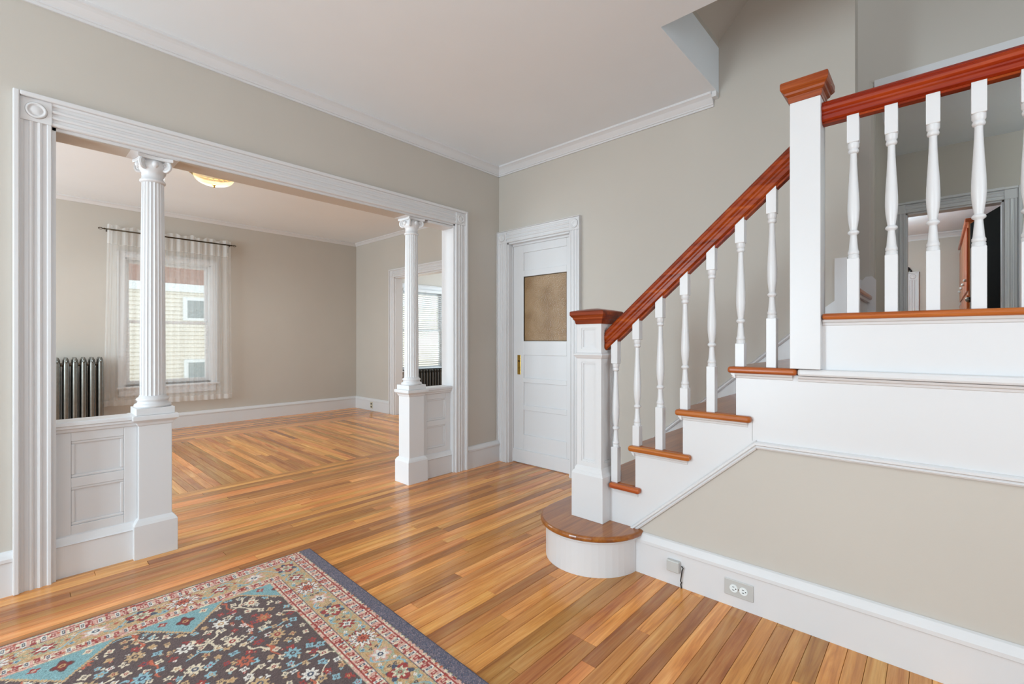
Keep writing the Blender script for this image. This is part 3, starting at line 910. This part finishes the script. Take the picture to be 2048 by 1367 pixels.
MB().lathe([(.0085, -.0055), (.0085, -.0035)], (.198, LY, .955), 16, axis='Y').build('knob_hole', 'black', pl)
MB().lathe([(.004, -.0055), (.004, -.0035)], (.198, LY, .890), 10, axis='Y').build('keyhole', 'black', pl)
mm = MB()
mm.box(DL + .014, DL + .030, LY - .018, LY - .001, 0, DT - .015).box(DR - .030, DR - .014, LY - .018, LY - .001, 0, DT - .015).box(DL + .014, DR - .014, LY - .018, LY - .001, DT - .03, DT - .014)
mm.build('door_stop', 'trim', door)

# ------------------------------------------------------------------ windows


def window(name, y0, y1, z0, z1, label, cas=.085):
    """double hung window in the wall x = PX"""
    w = thing(name, (PX, (y0 + y1) / 2, z0), label, 'window'); w['kind'] = 'structure'
    X = PX
    c = MB()
    for a, b in ((y0 - cas, y0 + .0), (y1, y1 + cas)): c.box(X, X + .02, a, b, z0 - .02, z1)
    c.box(X, X + .02, y0 - cas, y1 + cas, z1, z1 + cas)
    c.build('casing', 'trim', w, bevel=.004)
    c = MB()
    c.box(X, X + .034, y0 - cas - .015, y0 - cas, z0 - .02, z1 + cas + .015).box(X, X + .034, y1 + cas, y1 + cas + .015, z0 - .02, z1 + cas + .015).box(X, X + .034, y0 - cas, y1 + cas, z1 + cas, z1 + cas + .015)
    c.build('back_band', 'trim', w, bevel=.004)
    MB().box(X - .08, X + .055, y0 - cas - .03, y1 + cas + .03, z0 - .045, z0 - .02).build('stool', 'trim', w, bevel=.006)
    MB().box(X, X + .018, y0 - cas, y1 + cas, z0 - .14, z0 - .045).build('apron', 'trim', w, bevel=.004)
    j = MB().box(X - .15, X, y0, y0 + .014, z0, z1).box(X - .15, X, y1 - .014, y1, z0, z1).box(X - .15, X, y0, y1, z1 - .014, z1).box(X - .16, X, y0, y1, z0 - .02, z0)
    j.build('jamb', 'trim', w)
    zm = (z0 + z1) / 2
    for nm, xx, a, b in (('lower_sash', X - .085, z0, zm + .02), ('upper_sash', X - .125, zm - .02, z1 - .014)):
        s = MB(); t = .036; r = .045 if nm == 'lower_sash' else .036
        s.box(xx, xx + .035, y0 + .014, y0 + .014 + t, a, b).box(xx, xx + .035, y1 - .014 - t, y1 - .014, a, b)
        s.box(xx, xx + .035, y0 + .014 + t, y1 - .014 - t, a, a + r).box(xx, xx + .035, y0 + .014 + t, y1 - .014 - t, b - .036, b)
        so = s.build(nm, 'trim', w, bevel=.003)
        MB().box(xx + .014, xx + .018, y0 + .04, y1 - .04, a + .03, b - .03).build('pane', 'glass', so)
    return w


window('window_parlor', WY0, WY1, WZ0, WZ1, 'white double hung parlor window behind the sheer curtain', .06)
window('window_dining', DY0, DY1, DZ0, DZ1, 'white double hung dining room window with blinds', .10)

# curtain and rod
rod = thing('curtain_rod', (-4.16, -1.73, 2.47), 'thin dark bronze curtain rod with open finials', 'curtain rod')
XR = -4.165
MB().tube([(XR, -2.40, 2.47), (XR, -1.07, 2.47)], .008, 10).build('rod', 'bronze', rod, smooth=True)
for s, y in ((-1, -2.40), (1, -1.07)):
    fo = MB().lathe([(.006, 0), (.011, s * .006), (.006, s * .014), (.006, s * .02)], (XR, y, 2.47), 12, axis='Y').build('finial', 'bronze', rod, smooth=True)
    for q in range(3):
        a = q * 2 * PI / 3
        pts = [(XR + .012 * math.sin(PI * u) * math.cos(a), y + s * (.018 + .045 * u), 2.47 + .014 * math.sin(PI * u) * math.sin(a)) for u in [i / 8 for i in range(9)]]
        MB().tube(pts, .003, 6).build('scroll', 'bronze', fo, smooth=True)
    MB().box(PX, XR + .006, y + s * -.02 - .006, y - s * .02 + .006, 2.452, 2.470).build('bracket', 'bronze', rod)

cur = thing('sheer_curtain', (XR, -1.73, .35), 'white sheer curtain gathered on the rod over the parlor window', 'curtain')
random.seed(3)


def cloth(zf0, zf1, name, mat, amp=.016, dx=0., nz=24, flare=True, wav=0.):
    ny = 260; v = []; f = []
    for j in range(nz + 1):
        u = j / nz
        for i in range(ny + 1):
            s = i / ny
            zt = zf1(s); zb = zf0(s); z = zb + (zt - zb) * u
            d = (2.47 - z) / 2.1
            wl_ = (.035 * d) if flare else 0
            y = -2.382 - wl_ + (1.305 + 2 * wl_ * .8) * s
            fold = math.sin(s * 2 * PI * 17 + .6 * math.sin(s * 9)) * (1 - .25 * d) + .5 * math.sin(s * 2 * PI * 7.3 + 1.3 + d)
            edge = 1 + 1.2 * max(0, (.16 - s) / .16) + 1.2 * max(0, (s - .84) / .16)
            x = XR + dx + amp * fold * edge * (.55 if abs(z - 2.47) < .012 else 1)
            v.append((x, y, z))
    for j in range(nz):
        for i in range(ny):
            a = j * (ny + 1) + i
            f.append((a, a + 1, a + ny + 2, a + ny + 1))
    return MB().add(v, f).build(name, mat, cur, smooth=True)


rz = lambda s: 2.52 + .012 * math.sin(s * 41) + .006 * math.sin(s * 97 + 1)
cloth(lambda s: .430 - .02 * s, lambda s: 2.30, 'drape', 'sheer')
cloth(lambda s: 2.30, lambda s: 2.46, 'header_band', 'hem', nz=6)
cloth(lambda s: 2.478, rz, 'ruffle', 'hem', amp=.010, nz=5, flare=False)
cloth(lambda s: .365 - .02 * s, lambda s: .430 - .02 * s, 'hem', 'hem', nz=4)
MB().box(XR + .03, XR + .033, -1.135, -1.112, 2.36, 2.41).build('care_tag', 'plate', cur)

# radiators


def radiator(loc, n, pitch, h, depth, mat, label, cols=3):
    r = thing('radiator', loc, label, 'radiator')
    X, Y, Z = loc
    for i in range(n):
        y = Y + (i - (n - 1) / 2) * pitch
        mm = MB(); rr = pitch * .36
        for c in range(cols):
            x = X + (c - (cols - 1) / 2) * depth / cols
            mm.lathe([(rr * .8, .10), (rr, .16), (rr, h - .08), (rr * .85, h - .03), (rr * .4, h)], (x, y, Z), 12)
        mm.box(X - depth / 2, X + depth / 2, y - rr * .8, y + rr * .8, Z + .07, Z + .13)
        mm.ball((X, y, Z + h - .045), 1, (depth / 2, rr * 1.05, .045), 14, 8)
        if i in (0, n - 1):
            for s in (-1, 1): mm.box(X + s * depth * .33 - .018, X + s * depth * .33 + .018, y - .016, y + .016, Z, Z + .08)
        mm.build('section', mat, r, smooth=True, auto=40)
    MB().tube([(X, Y - (n - 1) / 2 * pitch, Z + .12), (X, Y + (n - 1) / 2 * pitch, Z + .12)], .022, 10).build('connecting_pipe', mat, r)
    MB().tube([(X, Y - (n - 1) / 2 * pitch, Z + h - .08), (X, Y + (n - 1) / 2 * pitch, Z + h - .08)], .02, 10).build('connecting_pipe', mat, r)
    return r


radiator((-4.06, -2.744, 0), 9, .0715, .958, .20, 'steel', 'silver column radiator left of the parlor window')
radiator((-4.10, 2.33, 0), 15, .066, .60, .20, 'dark_iron', 'low dark radiator below the dining room window')

# blinds in the dining window
bl = thing('window_blind', (PX + .05, 2.29, DZ0), 'white horizontal slat blind on the dining room window', 'blind')
MB().box(PX + .035, PX + .075, DY0 - .03, DY1 + .03, DZ1 - .03, DZ1 + .02).build('head_rail', 'slat', bl, bevel=.003)
nsl = 36
for i in range(nsl):
    z = DZ0 + .05 + i * (DZ1 - DZ0 - .09) / nsl
    a = math.radians(18); hw = .022
    p = [(-hw, -.0008), (0, .0022), (hw, -.0008), (hw, -.0018), (0, .001), (-hw, -.0018)]
    p = [(q[0] * math.cos(a) - q[1] * math.sin(a), q[0] * math.sin(a) + q[1] * math.cos(a)) for q in p]
    MB().prism(p, (PX + .055, DY0 - .02, z), (1, 0, 0), (0, 0, 1), (0, DY1 - DY0 + .04, 0)).build('slat', 'slat', bl)
MB().box(PX + .04, PX + .07, DY0 - .02, DY1 + .02, DZ0 + .005, DZ0 + .025).build('bottom_rail', 'slat', bl)
for y in (DY0 + .12, (DY0 + DY1) / 2, DY1 - .12): MB().tube([(PX + .078, y, DZ0 + .02), (PX + .078, y, DZ1)], .0015, 5).build('cord', 'slat', bl)

# ------------------------------------------------------------------ ceiling lamps


def lamp(loc, label, power):
    t = thing('ceiling_lamp', loc, label, 'lamp')
    x, y, z = loc
    MB().lathe([(.150, 0), (.205, 0), (.210, -.010), (.206, -.020), (.196, -.026), (.190, -.036), (.180, -.040), (.168, -.038)], (x, y, z), 48, cap=False).build('rim', 'brass', t, smooth=True)
    bands = MB()
    for k in range(28):
        a = 2 * PI * k / 28
        bands.ball((x + .199 * math.cos(a), y + .199 * math.sin(a), z - .018), .010, (1, 1, 1), 8, 5)
    bands.build('rope_edge', 'brass', t, smooth=True)
    rib = lambda k, n, h: 1 + .012 * (k % 2)
    prof = [(.172 * math.cos(u) ** .75 if u < 1.57 else .002, -.036 - .088 * math.sin(u)) for u in [i / 12 * PI / 2 for i in range(13)]]
    MB().lathe([(r, z + h) for r, h in prof], (x, y, 0), 72, mod=rib, cap=False).build('glass_bowl', 'lampglass', t, smooth=True)
    MB().lathe([(.016, -.122), (.014, -.130), (.008, -.134), (.010, -.142), (.004, -.150)], (x, y, z), 14).build('finial', 'brass', t, smooth=True)
    d = bpy.data.lights.new('lamp_bulb', 'SPOT'); d.spot_size = math.radians(166); d.spot_blend = .5
    d.shadow_soft_size = .04; d.energy = power; d.color = (.86, .95, 1)
    o = bpy.data.objects.new('lamp_bulb', d); COL.objects.link(o); o.location = (x, y, z - .07)
    return t


lamp((-2.15, -1.81, PC), 'brass rimmed flush ceiling lamp with a ribbed glass bowl, lit', 80)
lamp((2.25, -2.75, CEIL), 'brass rimmed flush ceiling lamp of the entry hall', 3)



def pendant(loc, ceil, label, power):  # unseen globe fixture added round a fill bulb
    t = thing('added_pendant', (loc[0], loc[1], ceil), label, 'lamp', 'added opal globe pendants')
    x, y, z = loc
    MB().lathe([(.06, -.03), (.065, -.012), (.065, 0)], (x, y, ceil), 24).build('canopy', 'brass', t, smooth=True, auto=50)
    MB().tube([(x, y, ceil - .02), (x, y, z + .11)], .006, 8).build('stem', 'brass', t)
    MB().ball((x, y, z), .12, (1, 1, 1), 28, 16).build('globe', 'lampglass', t, smooth=True)
    bulb('added_pendant_bulb', (x, y, z), .06, power, COOL)


pendant((2.3, 4.4, 2.35), 2.75, 'unseen opal globe pendant added to light the kitchen', 80)
pendant((4.2, 1.7, 2.45), HZ, 'unseen opal globe pendant added to light the back hallway', 9)

# ------------------------------------------------------------------ outlets and small fittings
YB = -1.058 - .020


def outlet(cx, cz):
    t = thing('wall_outlet', (cx, YB, cz), 'white duplex wall outlet set sideways in the stair baseboard', 'outlet')
    MB().box(cx - .058, cx + .058, YB - .005, YB, cz - .035, cz + .035).build('plate', 'plate', t, bevel=.003)
    for s in (-1, 1):
        c = cx + s * .0195
        so = MB().lathe([(.0165, -.0075), (.0165, -.004)], (c, YB, cz), 24, axis='Y').build('socket', 'extwhite', t)
        for dz in (-.0065, .0065): MB().box(c - .006 + .001, c + .003, YB - .0085, YB - .0073, cz + dz - .0011, cz + dz + .0011).build('slot', 'slot', so)
        MB().lathe([(.0024, -.0085), (.0024, -.0073)], (c + .009, YB, cz), 10, axis='Y').build('ground_hole', 'slot', so)
    MB().lathe([(.0028, -.0065), (.0028, -.0045)], (cx, YB, cz), 10, axis='Y').build('screw', 'steel', t)


outlet(2.472, .083)
t = thing('sensor_box', (2.188, YB, .096), 'small square white box on the stair baseboard beside the rounded bottom step', 'box')
MB().box(2.158, 2.218, YB - .022, YB, .068, .122).build('case', 'plate', t, bevel=.005)
mm = MB().tube([(2.226, YB - .010, .105), (2.234, YB - .010, .098), (2.229, YB - .010, .085), (2.222, YB - .011, .035), (2.226, YB - .010, .030), (2.222, YB - .008, .02), (2.224, YB - .006, .001)], .0028, 6)
tag(mm.build('black_wire', 'black'), 'short bent black wire hanging from the small white box to the floor', 'wire')
t = thing('wall_outlet', (-3.72, PY - .02, .092), 'ivory wall outlet in the parlor baseboard', 'outlet')
MB().box(-3.755, -3.685, PY - .027, PY - .021, .036, .142).build('plate', 'ivory', t, bevel=.003)
MB().box(-3.735, -3.705, PY - .029, PY - .026, .050, .078).build('socket', 'slot', t)
MB().box(-3.735, -3.705, PY - .029, PY - .026, .098, .126).build('socket', 'slot', t)

# ------------------------------------------------------------------ kitchen things seen through the balusters
cs = casing('trim_kitchen', KY, 2.0, 2.78, 2.07, 'white casing with corner block on the kitchen far wall', mode='y', sgn=-1, back=.02)
struct(pbox('door_kitchen', 'trim', None, 2.0, 2.78, KY - .012, KY - .001, 0, 2.07), 'white door on the kitchen far wall', 'door')
t = thing('bird_figurine', (2.76, KY - .02, 2.197), 'small black figurine standing on the kitchen door casing', 'figurine')
MB().ball((2.755, KY - .025, 2.245), .04, (1.2, .5, .9), 12, 8).build('body', 'black', t, smooth=True)
MB().tube([(2.72, KY - .025, 2.25), (2.70, KY - .025, 2.30), (2.72, KY - .025, 2.32)], .014, 8).build('head', 'black', t, smooth=True)
MB().tube([(2.79, KY - .025, 2.25), (2.81, KY - .025, 2.22), (2.815, KY - .025, 2.198)], .01, 8).build('tail', 'black', t, smooth=True)
MB().box(2.73, 2.78, KY - .035, KY - .015, 2.197, 2.215).build('foot', 'black', t)
run('trim_crown', CROWN, (1.3, KY, 2.75), (0, -1, 0), (2.49, 0, 0), label='white crown moulding on the kitchen far wall')
run('trim_crown', CROWN, (3.80, BW + 1.0, 2.75), (-1, 0, 0), (0, KY - BW - 1.0, 0), label='white crown moulding on the kitchen right wall')
k = thing('kitchen_cabinet', (3.39, 5.1, 0), 'tall orange wood cabinet against the kitchen right wall', 'cabinet')
MB().box(3.36, 3.79, 4.0, 6.19, 0, 2.46).build('body', 'orange', k)
for i in range(4):
    for z0, z1 in ((.1, .9), (1.0, 1.65), (1.7, 2.4)):
        d = MB().box(3.345, 3.3595, 4.02 + i * .54, 4.52 + i * .54, z0, z1).build('door', 'orange', k, bevel=.004)
        MB().ball((3.335, 4.08 + i * .54, z0 + .12), .018).build('knob', 'plate', d, smooth=True)
MB().box(3.33, 3.79, 3.98, 6.19, 2.46, 2.50).build('cornice', 'orange', k, bevel=.01)
# the open kitchen door, hinged at the right jamb
kd = thing('door_open', (3.505, BW + .10, 0), 'dark brown door standing open in the kitchen doorway', 'door'); kd['kind'] = 'structure'
hx, hy = 3.505, BW + .10
ex, ey = Vector((-.16, .70)).normalized()
L = .70
v0 = Vector((hx, hy)); v1 = v0 + Vector((ex, ey)) * L; nrm = Vector((ey, -ex)) * .035
q = [v0, v1, v1 + nrm, v0 + nrm]
MB().add([(p.x, p.y, .01) for p in q] + [(p.x, p.y, 2.31) for p in q], [(0, 3, 2, 1), (4, 5, 6, 7), (0, 1, 5, 4), (1, 2, 6, 5), (2, 3, 7, 6), (3, 0, 4, 7)]).build('leaf', 'darkdoor', kd)
e0 = v1 + Vector((ex, ey)) * .004
MB().box(e0.x - .004, e0.x + .034, e0.y - .004, e0.y + .004, .01, 2.31).build('edge', 'steel', kd)
c = v1 - Vector((ex, ey)) * .06
MB().ball((c.x - .03, c.y, 1.55), .026).build('knob', 'steel', kd, smooth=True)

# ------------------------------------------------------------------ the house next door
NXH = -9.0
nh = thing('neighbor_house', (NXH, 0, -1), 'neighboring house with cream clapboards and a red-brown shingled upper story', 'house')
MB().box(NXH - 4, NXH - .03, -7, 9, -1.2, 5.2).build('wall', 'siding', nh)
ex_ = .088
SB = 2.35           # bottom of the shingles
z = -1.2
lap = MB().prism([(0, 0), (.034, 0), (.006, ex_ + .012), (0, ex_ + .012)], (NXH - .03, -7, 0), (1, 0, 0), (0, 0, 1), (0, 16, 0))
bm_ = None
i = 0
while z < SB - .16:
    if bm_ is None:
        o = lap.build('clapboard', 'siding', nh, org=(NXH - .03, 0, 0)); bm_ = o.data
    else:
        o = bpy.data.objects.new('clapboard', bm_); COL.objects.link(o); o.parent = nh
    o.location = (-.03, 0, z + 1); z += ex_
MB().box(NXH - .03, NXH + .03, -7, 9, SB - .15, SB + .02).build('frieze_board', 'extwhite', nh)
random.seed(11)
row = 0; z = SB
sh = {}
cnt = 0
while z < SB + 1.3:
    y = -4.2 - (.1 if row % 2 else 0)
    while y < 1.2 and cnt < 298:
        w = random.choice((.14, .18, .22))
        if w not in sh:
            o = MB().box(NXH - .03, NXH - .008, 0.004, w - .004, 0, .19).build('shingle', 'shingle', nh, org=(NXH - .03, 0, 0)); sh[w] = o.data
        else:
            o = bpy.data.objects.new('shingle', sh[w]); COL.objects.link(o); o.parent = nh
        o.location = (-.03 + .012 * ((row % 2) * .3 + .6) + random.uniform(0, .004), y, z + 1); y += w; cnt += 1
    z += .15; row += 1
for (a, b, c, d) in ((-.59, .3, 1.58, 2.09), (-.57, .3, .22, .73), (3.2, 4.2, .6, 2.0)):
    wn = MB().box(NXH - .02, NXH + .035, a, b, c, d).build('window', 'extwhite', nh)
    MB().box(NXH + .03, NXH + .04, a + .08, b - .08, c + .06, d - .07).build('pane', 'extglass', wn)
struct(pbox('ground', 'siding', None, -30, PX - .2, -12, 14, -1.3, -1.2), 'pale ground between the houses', 'ground')

# ------------------------------------------------------------------ rug


def make_rug():
    rng = np.random.default_rng(5)
    U, V = 1.60, 2.30
    st = .003
    us = np.arange(0, U + 1e-6, st)
    vs = np.concatenate([np.arange(0, 1.26, st), np.arange(1.26, V + .001, .02)])
    uu, vv = np.meshgrid(us, vs)
    c = lambda r, g, b: np.array(lin((r, g, b))[:3])
    CREAM, TAN, GOLD = c(228, 212, 186), c(202, 168, 126), c(196, 152, 102)
    RED, DKRED, PINK = c(164, 64, 58), c(128, 46, 44), c(218, 170, 154)
    BLUE, TEAL, NAVY = c(148, 186, 196), c(132, 172, 176), c(78, 84, 102)
    BROWN, PLUM, SAGE, CORAL = c(96, 78, 76), c(106, 97, 112), c(170, 172, 144), c(196, 104, 76)
    WHITE = c(232, 224, 214)
    img = np.empty(uu.shape + (3,)); img[:] = BROWN
    # mirrored distances to the nearest edges
    du = np.minimum(uu, U - uu); dv = np.minimum(vv, V - vv)
    wob = .0035 * np.sin(uu * 70 + np.cos(vv * 55)) + .0035 * np.sin(vv * 83 + 2 * np.cos(uu * 47))
    hsh = lambda a, b: np.mod(np.sin(a * 127.1 + b * 311.7) * 43758.5453, 1.0)

    def put(mask, col): img[mask] = col
    # --- field flowers
    fm = (du > .25) & (dv > .29)
    # cream vine lattice
    p = (uu - .8) ; q = (vv - .29)
    for (k1, k2, ph, col, wd) in ((1, 1.25, 0, CREAM, .0045), (1, -1.25, .02, CREAM, .0045), (1, .05, .11, BLUE, .0035), (.1, 1, .07, CORAL, .0045)):
        n = math.hypot(k1, k2)
        d = np.abs(np.mod((p * k1 + q * k2) / n + ph + wob * 1.5 + .5, .235 if k2 not in (.05, 1) else .30) - .1175)
        g = np.sin((p * k2 - q * k1) / n * 2 * PI / .235 + ph * 40) > -.1
        put(fm & (d < wd) & g, col)

    def flower(cu, cv, r, petal, heart, n=5, rot=0., asp=1., ring=None):
        i0 = max(0, int((cu - r * 1.7) / st)); i1 = int((cu + r * 1.7) / st) + 2
        j0 = np.searchsorted(vs, cv - r * 1.7 / asp); j1 = np.searchsorted(vs, cv + r * 1.7 / asp) + 1
        if i1 <= 0 or j1 <= j0: return
        a = uu[j0:j1, i0:i1] - cu; b = (vv[j0:j1, i0:i1] - cv) * asp
        rr = np.hypot(a, b); th = np.arctan2(b, a)
        lob = r * (1 + .26 * np.cos(n * th + rot))
        s = img[j0:j1, i0:i1]
        if ring is not None: s[rr < lob * 1.22] = ring
        s[rr < lob] = petal
        s[rr < r * .45] = heart
        s[rr < r * .2] = petal if heart is not petal else CREAM

    pal = [CREAM, WHITE, BLUE, RED, TAN, CREAM, BLUE, RED, CREAM, TAN]
    k = 0
    for j in range(60):
        for i in range(40):
            cu = .27 + i * .058 + (j % 2) * .029 + rng.uniform(-.011, .011); cv = .31 + j * .040 + rng.uniform(-.010, .010)
            if cv > 1.35 or cu > U - .27: continue
            h = rng.integers(0, len(pal)); r = rng.uniform(.0105, .0155)
            flower(cu, cv, r, pal[h], [RED, BROWN, GOLD, NAVY][rng.integers(0, 4)], rng.integers(4, 6), rng.uniform(0, 6), rng.uniform(.8, 1.3))
            if rng.random() < .6: flower(cu + rng.uniform(.014, .02), cv + rng.uniform(-.015, .015), .006, pal[rng.integers(0, len(pal))], pal[h], 3, rng.uniform(0, 6))
    for j in range(12):
        for i in range(8):
            cu = .36 + i * .155 + (j % 2) * .078; cv = .40 + j * .135
            if cv > 1.35 or cu > U - .3: continue
            pc = [CREAM, BLUE, CORAL, WHITE, TAN][(i * 2 + j * 3) % 5]
            flower(cu, cv, .027, pc, [CORAL, GOLD, RED, BROWN, NAVY][(i + j) % 5], 8, 0, 1.1, BROWN)
    # teal spandrels with a stepped tan outline along the u edges
    tri = np.abs(np.mod(vv - .29 + .02, .36) / .36 - .5) * 2           # 1 at the notch, 0 at the point
    edge = .25 + .165 * np.clip(1.2 * tri - .2, 0, 1)
    edge = np.round(edge / .009) * .009
    sp = (du > .25) & (du < edge) & (dv > .29)
    put((du > .25) & (du < edge + .014) & (dv > .29) & (du > edge - .004), TAN)
    put((du > .25) & (du < edge + .016) & (du > edge + .012) & (dv > .29), BROWN)
    put(sp, TEAL)
    for jj in range(5):
        cv = .29 - .02 + .36 * jj
        for side in (0, 1):
            X = lambda d: d if side == 0 else U - d
            flower(X(.315), cv + .0, .026, DKRED, GOLD, 4, 0, 1.2, BROWN)
            flower(X(.280), cv - .07, .014, CREAM, RED, 4, 1, 1.); flower(X(.280), cv + .07, .014, RED, CREAM, 4, 1, 1.)
    # --- main border
    mbm = ((du > .012) & (dv > .06)) & ~((du > .25) & (dv > .29))
    put(mbm, TAN)
    nz = hsh(np.floor(uu / .011), np.floor(vv / .011))
    put(mbm & (nz > .80), GOLD); put(mbm & (nz < .10), SAGE); put(mbm & (nz > .95), c(206, 176, 134))
    # green-blue creeping vine in the main border
    put(mbm & (np.abs(dv - .180 - .042 * np.sin(uu * 2 * PI / .16 + .4)) < .0055) & (dv < .235) & (dv > .125) & (du > .1), SAGE)
    put(mbm & (np.abs(dv - .180 + .042 * np.sin(uu * 2 * PI / .16 + .4)) < .004) & (dv < .235) & (dv > .125) & (du > .1), BLUE)
    put(mbm & (np.abs(du - .140 - .042 * np.sin(vv * 2 * PI / .16)) < .0045) & (du < .195) & (du > .085) & (dv > .13), BLUE)

    def rosette(cu, cv, kind, r=.034, asp=1.):
        if kind == 0:
            flower(cu, cv, r * 1.02, SAGE, SAGE, 8, 0, asp); flower(cu, cv, r * .80, RED, RED, 8, 0, asp); flower(cu, cv, r * .46, WHITE, NAVY, 4, .7, asp)
        elif kind == 1:
            flower(cu, cv, r * 1.22, WHITE, WHITE, 12, 0, asp, RED); flower(cu, cv, r * .78, BROWN, BROWN, 12, 0, asp); flower(cu, cv, r * .62, CORAL, DKRED, 9, 0, asp)
        elif kind == 2:
            flower(cu, cv, r * 1.0, PINK, RED, 6, 0, asp); flower(cu, cv, r * .72, WHITE, NAVY, 6, 0, asp)
        else:
            flower(cu, cv, r * 1.15, NAVY, NAVY, 6, 0, asp); flower(cu, cv, r * 1.05, RED, RED, 3, .4, asp); flower(cu, cv, r * .72, CREAM, CREAM, 8, 0, asp); flower(cu, cv, r * .5, SAGE, RED, 5, 0, asp)
    n = 0
    x = .155
    for i in range(11):
        cu = .15 + i * .130
        rosette(cu, .180, (3, 0, 1, 2)[i % 4])
        for s in (-1, 1):
            flower(cu + .065, .180 + s * .036, .009, BLUE, NAVY, 5, 0); flower(cu + .048, .180 - s * .030, .007, WHITE, RED, 4, 0); flower(cu + .08, .180 + s * .012, .007, BROWN, BROWN, 3, 1)
    for j in range(1, 10):
        cv = .18 + j * .142
        for side in (0, 1):
            cu = .140 if side == 0 else U - .140
            rosette(cu, cv, (3, 2, 0, 1)[j % 4], .032, .8)
            flower(cu + .03, cv + .07, .010, BLUE, NAVY, 5, 0); flower(cu - .03, cv + .06, .009, CREAM, RED, 4, 0); flower(cu - .01, cv + .08, .007, CORAL, BROWN, 4, 0)
    # --- guard stripes: cream and pink blocks with red and navy motifs

    def guard(mask, t, s, w):
        """t across 0..1, s along in metres"""
        put(mask, PINK)
        n1 = hsh(np.floor(s / .009), np.floor(t * 5))
        put(mask & (n1 > .55), CREAM); put(mask & (n1 > .86), RED); put(mask & (n1 < .07), CORAL)
        ph = np.mod(s, .054)
        put(mask & (ph < .013) & (np.abs(t - .62) < .30), WHITE)
        put(mask & (ph > .002) & (ph < .011) & (np.abs(t - .62) < .20), NAVY)
        put(mask & (ph > .0045) & (ph < .0085) & (np.abs(t - .62) < .09), CREAM)
        put(mask & (ph > .028) & (ph < .042) & (np.abs(t - .62) < .20), RED)
        put(mask & (ph > .032) & (ph < .038) & (np.abs(t - .62) < .10), PINK)
        put(mask & (np.abs(t - .28) < .035), RED)
        put(mask & (t > .955), NAVY); put(mask & (t < .06) & (n1 > .3), SAGE)
    gd = (dv > .062) & (dv < .125) & (du > .012); guard(gd, (dv - .062) / .063, uu, .063)
    gd = (du > .012) & (du < .085) & (dv > .085); guard(gd, (du - .012) / .073, vv, .073)
    gd = (dv > .235) & (dv < .290) & (du > .195); guard(gd, 1 - (dv - .235) / .055, uu + .02, .055)
    gd = (du > .195) & (du < .250) & (dv > .235); guard(gd, 1 - (du - .195) / .055, vv + .01, .055)
    # --- plum end band and dark binding
    em = dv < .062 + .006 * np.sin(uu * 260)
    put(em, PLUM); put(em & (hsh(np.floor(uu / st), np.floor(vv / st)) > .6), NAVY); put(em & (hsh(np.floor(uu / st) + 9, np.floor(vv / st)) > .82), c(140, 126, 132))
    put(dv < .009, c(66, 70, 96)); put(du < .012, c(66, 56, 52))
    # pile speckle
    sp_ = rng.normal(1, .13, img.shape[:2])[..., None]; img *= np.clip(sp_, .6, 1.4)
    img = np.clip(img * 1.08 + .012, 0, 1)
    ny, nx = uu.shape
    zz = .0085 + rng.normal(0, .0005, uu.shape)
    rim = np.minimum(du, dv); zz *= np.clip(.35 + rim / .012, 0, 1)
    rot = math.radians(-1.7); ca, sa = math.cos(rot), math.sin(rot)
    X = uu * ca - (-vv) * sa; Y = uu * sa + (-vv) * ca
    co = np.stack([X, Y, zz], -1).reshape(-1, 3).astype(np.float32)
    idx = np.arange(nx * ny).reshape(ny, nx)
    quads = np.stack([idx[:-1, :-1], idx[1:, :-1], idx[1:, 1:], idx[:-1, 1:]], -1).reshape(-1, 4)
    me = bpy.data.meshes.new('rug_pile')
    me.vertices.add(len(co)); me.vertices.foreach_set('co', co.ravel())
    me.loops.add(quads.size); me.loops.foreach_set('vertex_index', quads.ravel().astype(np.int32))
    me.polygons.add(len(quads)); me.polygons.foreach_set('loop_start', (np.arange(len(quads)) * 4).astype(np.int32))
    me.update(calc_edges=True)
    at = me.color_attributes.new('dye', 'FLOAT_COLOR', 'POINT')
    rgba = np.concatenate([img.reshape(-1, 3), np.ones((nx * ny, 1))], 1).astype(np.float32)
    at.data.foreach_set('color', rgba.ravel())
    me.materials.append(M['rug'])
    t = thing('area_rug', (.548, -2.066, .0005), 'patterned oriental area rug with brown field and tan floral border', 'rug')
    o = bpy.data.objects.new('pile', me); COL.objects.link(o); o.parent = t
    b = [(0, 0), (U, 0), (U, -V), (0, -V)]
    P = [(t.location.x + a * ca - d * sa, t.location.y + a * sa + d * ca) for a, d in b]
    MB().add([(x, y, .0006) for x, y in P] + [(x, y, .003) for x, y in P], [(0, 3, 2, 1)[::-1], (4, 5, 6, 7)[::-1], (0, 1, 5, 4), (1, 2, 6, 5), (2, 3, 7, 6), (3, 0, 4, 7)]).build('backing', 'rubber', t)


make_rug()
